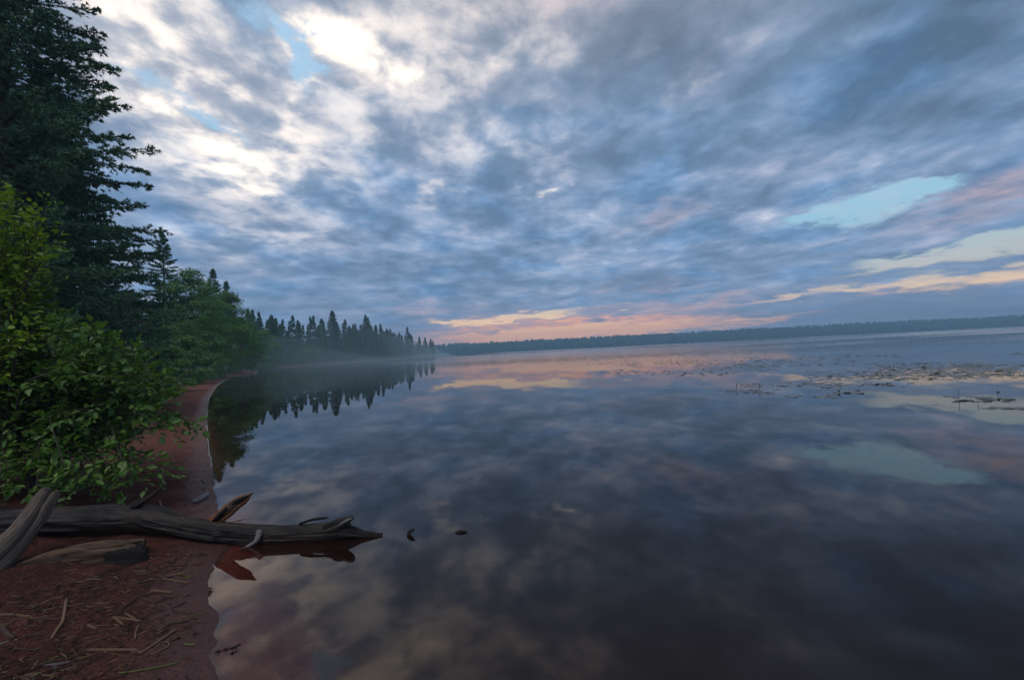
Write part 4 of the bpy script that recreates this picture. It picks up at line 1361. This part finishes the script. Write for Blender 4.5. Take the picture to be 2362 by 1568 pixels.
surface(t, out, t.ramp(tn_, [(0.0, (0.020, 0.012, 0.010)), (0.40, (0.045, 0.024, 0.018)), (0.70, (0.085, 0.046, 0.030)), (0.88, (0.16, 0.095, 0.060)), (0.96, (0.06, 0.07, 0.02)), (1.0, (0.19, 0.16, 0.13))], 'LINEAR'), 0.8, 0.2)
tag(g.build('beach_litter', m, smooth=False), kind='stuff')

# pale foam line left along the edge of the water
pl = []
for a, b in zip(SHORE[5:], SHORE[6:]):
    if a[1] < 4.2 or b[1] > 100:
        continue
    m_ = max(2, int(np.linalg.norm(b - a) / 0.06))
    m_ = min(m_, 240)
    pl += [a + (b - a) * (q / m_) for q in range(m_)]
pl = np.array(pl)
sm = np.stack([np.convolve(np.pad(pl[:, k], 6, 'edge'), np.ones(13) / 13, 'valid') for k in (0, 1)], -1)
# walk onto the real waterline
nrm = unit(np.stack([-np.gradient(sm[:, 1]), np.gradient(sm[:, 0])], -1))
zz, dd = height(sm[:, 0], sm[:, 1])
dist_ = np.hypot(sm[:, 0], sm[:, 1])
foam = Geo()
wd_ = 0.001 + 0.0009 * dist_ * np.clip(0.7 + 1.4 * fbm(sm[:, 0] * 1.3, sm[:, 1] * 1.3, 3, 4), 0.15, 1.6)
wd_ *= np.clip((sm[:, 1] - 4.2) / 2.5, 0.0, 1)
off = 0.03 * fbm(sm[:, 0] * 3, sm[:, 1] * 3, 2, 6)
L_ = sm + nrm * (off + wd_)[:, None]
R_ = sm + nrm * (off - wd_)[:, None]
zt = np.maximum(zz, 0.0) + 0.010
V = np.concatenate([np.stack([L_[:, 0], L_[:, 1], zt - 0.012], -1), np.stack([sm[:, 0] + nrm[:, 0] * off, sm[:, 1] + nrm[:, 1] * off, zt + 0.004], -1), np.stack([R_[:, 0], R_[:, 1], zt - 0.012], -1)])
k = np.arange(len(sm) - 1)
N = len(sm)
foam.add(V, None, np.concatenate([np.stack([k, k + N, k + 1 + N, k + 1], -1), np.stack([k + N, k + 2 * N, k + 1 + 2 * N, k + 1 + N], -1)]))
m, t, out = material('foam')
surface(t, out, (0.22, 0.20, 0.21), 0.4, 0.5)
tag(foam.build('shore_foam', m), kind='stuff')

# ================================================================== water lilies
def r6(x, y):
    return 1153.4 + x * 0.5117, 692 + y * 0.5117


def pad_mesh(seed):
    rng = np.random.default_rng(seed)
    n = 16
    th = np.linspace(0.20, 2 * np.pi - 0.20, n)
    r = 1 + 0.06 * np.sin(th * 3 + seed) + rng.normal(size=n) * 0.03
    r[0] *= 0.95
    curl = np.clip(np.sin(th + seed * 1.7), 0, 1) ** 3 * (0.16 if seed % 3 == 0 else 0.05)
    rim = np.stack([r * np.cos(th) * 1.12, r * np.sin(th), 0.02 + curl], -1)
    mid_ = np.stack([0.55 * np.cos(th) * 1.1, 0.55 * np.sin(th), np.full(n, 0.045)], -1)
    low_ = rim - (0, 0, 0.035)
    V = np.vstack([[(0.0, 0, 0.05)], mid_, rim, low_])
    T = [(0, 1 + k, 2 + k) for k in range(n - 1)]
    Q = [(1 + k, 1 + n + k, 2 + n + k, 2 + k) for k in range(n - 1)] + [(1 + n + k, 1 + 2 * n + k, 2 + 2 * n + k, 2 + n + k) for k in range(n - 1)]
    g = Geo()
    g.add(V, T, Q, 0.15 + 0.14 * (seed % 6))
    return g


PADG = [pad_mesh(s) for s in range(6)]
PADM = [g.mesh('lily_pad', M_PAD) for g in PADG]
# (x0, x1, y0, y1 of the patch, number of pads, what tells the patch apart)
PATCH = [
    (2150, 2300, 481, 500, 9, 'small patch nearest the bottom right'),
    (2305, 2420, 476, 494, 8, 'scrap cut by the right edge'),
    (1970, 2315, 432, 461, 36, 'patch round the tallest stalk'),
    (1005, 1275, 400, 424, 26, 'patch under the three thin stalks'),
    (1040, 1240, 374, 393, 12, 'row behind the three thin stalks'),
    (1235, 1580, 364, 398, 44, 'dense patch right of the three stalks'),
    (1300, 1380, 428, 440, 7, 'stray group below the dense patch'),
    (1390, 1545, 430, 444, 11, 'short low row below the dense patch'),
    (1460, 1650, 406, 430, 18, 'patch round the stubby dark bud'),
    (1600, 1855, 370, 392, 22, 'small patch right of the dense patch'),
    (480, 1090, 314, 341, 90, 'long bed nearest the orange reflection'),
]
placed = 0
rng = np.random.default_rng(777)
for x0, x1, y0, y1, n, lab in PATCH:
    for k in range(n):
        u, v = rng.beta(1.6, 1.6), rng.beta(1.6, 1.6)
        px, py = r6(x0 + (x1 - x0) * u, y0 + (y1 - y0) * v - (u - 0.5) * (x1 - x0) * 0.0)
        q = ground(px, py)
        o = link('lily_pad', PADM[rng.integers(6)])
        o.location = (q[0], q[1], 0.004)
        o.rotation_euler = (rng.normal() * 0.05, rng.normal() * 0.05, rng.random() * 6.28)
        s = rng.uniform(0.054, 0.094) * (1.0 if q[1] < 18 else 1.2)
        o.scale = (s, s, s)
        where = ('left', 'middle', 'right')[min(2, int(u * 3))] + (' back' if v < 0.5 else ' front')
        size = 'small' if s < 0.068 else 'large' if s > 0.088 else 'middling'
        tag(o, f'{size} lily pad, {where}, in the {lab}', 'lily pad', 'lily pads floating on the lake')
        placed += 1
# beyond them the beds go on uncounted
FAR = [(880, 1270, 286, 322, 110), (250, 900, 264, 292, 260), (720, 1600, 254, 302, 330), (1370, 2150, 318, 362, 240), (1630, 2440, 280, 330, 330), (1990, 2440, 320, 350, 90), (1500, 1880, 244, 262, 60), (2290, 2440, 239, 248, 20),
       (520, 660, 288, 304, 26), (900, 1700, 238, 262, 70), (2100, 2440, 180, 196, 26), (1200, 1500, 215, 240, 20), (100, 420, 276, 290, 30), (700, 1000, 236, 250, 24)]
g = Geo()
for x0, x1, y0, y1, n in FAR:
    for k in range(n):
        u, v = rng.beta(1.5, 1.5), rng.beta(1.5, 1.5)
        q = ground(*r6(x0 + (x1 - x0) * u, y0 + (y1 - y0) * v))
        pg = PADG[rng.integers(6)]
        s = rng.uniform(0.06, 0.102)
        a_ = rng.random() * 6.28
        V = pg.V[0] * s
        V = np.stack([V[:, 0] * math.cos(a_) - V[:, 1] * math.sin(a_), V[:, 0] * math.sin(a_) + V[:, 1] * math.cos(a_), V[:, 2]], -1)
        g.add(V + (q[0], q[1], 0.004), pg.T[0], pg.Q[0], rng.random())
tag(g.build('lily_pad_beds', M_PAD), kind='stuff')
STALK = [((1060, 402), (1066, 378), 1, 'leaning bare stalk, leftmost of the three over the middle patch'), ((1168, 404), (1168, 378), 1, 'upright stalk with a bud, middle of the three over the middle patch'),
         ((1230, 414), (1230, 396), 0, 'short upright stalk, rightmost of the three over the middle patch'), ((1400, 366), (1401, 354), 1, 'short stalk with bud on the back of the dense patch'),
         ((1523, 418), (1527, 408), 2, 'stubby dark bud standing in the middle patch'), ((2067, 452), (2064, 405), 0, 'tallest upright stalk in the nearest big patch at right'),
         ((2225, 434), (2246, 415), 2, 'slanting stalk with a round bud in the nearest big patch'), ((2156, 482), (2153, 468), 0, 'small bent stalk at the tip of the nearest small patch'),
         ((1772, 312), (1772, 288), 0, 'thin stalk standing in the far right bed'), ((1756, 312), (1755, 296), 1, 'short stalk beside the thin stalk in the far right bed')]
for (b_, t_, bud, lab) in STALK:
    q = ground(*r6(*b_))
    e = at(*r6(*t_), q[1])
    g = Geo()
    c = np.array([q[0], q[1], 0.0])
    k = np.linspace(0, 1, 9)[:, None]
    pts = (q - (0, 0, 0.1)) * (1 - k) + e * k + np.array([0.015, 0, 0]) * np.sin(k * 3.1)
    th_ = 0.0018 + 0.00026 * q[1]
    tube(g, pts, np.linspace(th_ * 1.2, th_ * 0.8, 9), 6, 0.1)
    st = g.build('lily_stalk', M_STALK, shift=c, loc=tuple(c))
    tag(st, lab, 'lily stalk', 'stalks standing among the lily pads')
    if bud:
        g = Geo()
        r_ = (0.010 + 0.0009 * q[1]) * (1.3 if bud == 2 else 0.9)
        tube(g, [e - (0, 0, r_), e - (0, 0, r_ * 0.6), e, e + (0, 0, r_ * 0.7), e + (0, 0, r_ * 1.2)], np.array([0.3, 0.85, 1.0, 0.7, 0.1]) * r_, 10, 0.1)
        g.build('bud', M_STALK, st, shift=c)

# dark scraps of weed floating in the shallows by the lowest lobe of sand
for k, (x, y, w_) in enumerate([(1218, 1412, 26), (1262, 1398, 32), (1300, 1390, 24), (1302, 1418, 22), (1322, 1380, 14)]):
    q = ground(*r4(x, y))
    g = Geo()
    r = w_ * 0.41165 / 1000 * q[1] * 0.55
    a = np.linspace(0, 6.28, 9)[:-1]
    tube(g, np.stack([q[0] + np.linspace(-r, r, 9), q[1] + 0.3 * r * np.sin(np.linspace(0, 5, 9) + k), np.full(9, 0.001)], -1), np.array([.1, .5, .9, .5, 1, .7, .9, .5, .1]) * 0.004, 6, 0.5, k)
    for s in range(5):
        u = -r + 2 * r * (s + 0.5) / 5
        tube(g, [(q[0] + u, q[1], 0.001), (q[0] + u + 0.012, q[1] + 0.02 * (-1) ** s, 0.003)], [0.0022, 0.001], 5, 0.2)
    c = np.array([q[0], q[1], 0])
    tag(g.build('floating_weed', M_BLACK, shift=c, loc=tuple(c)), 'dark scrap of weed floating beside the lowest lobe of sand', 'weed', 'weed scraps in the shallows')
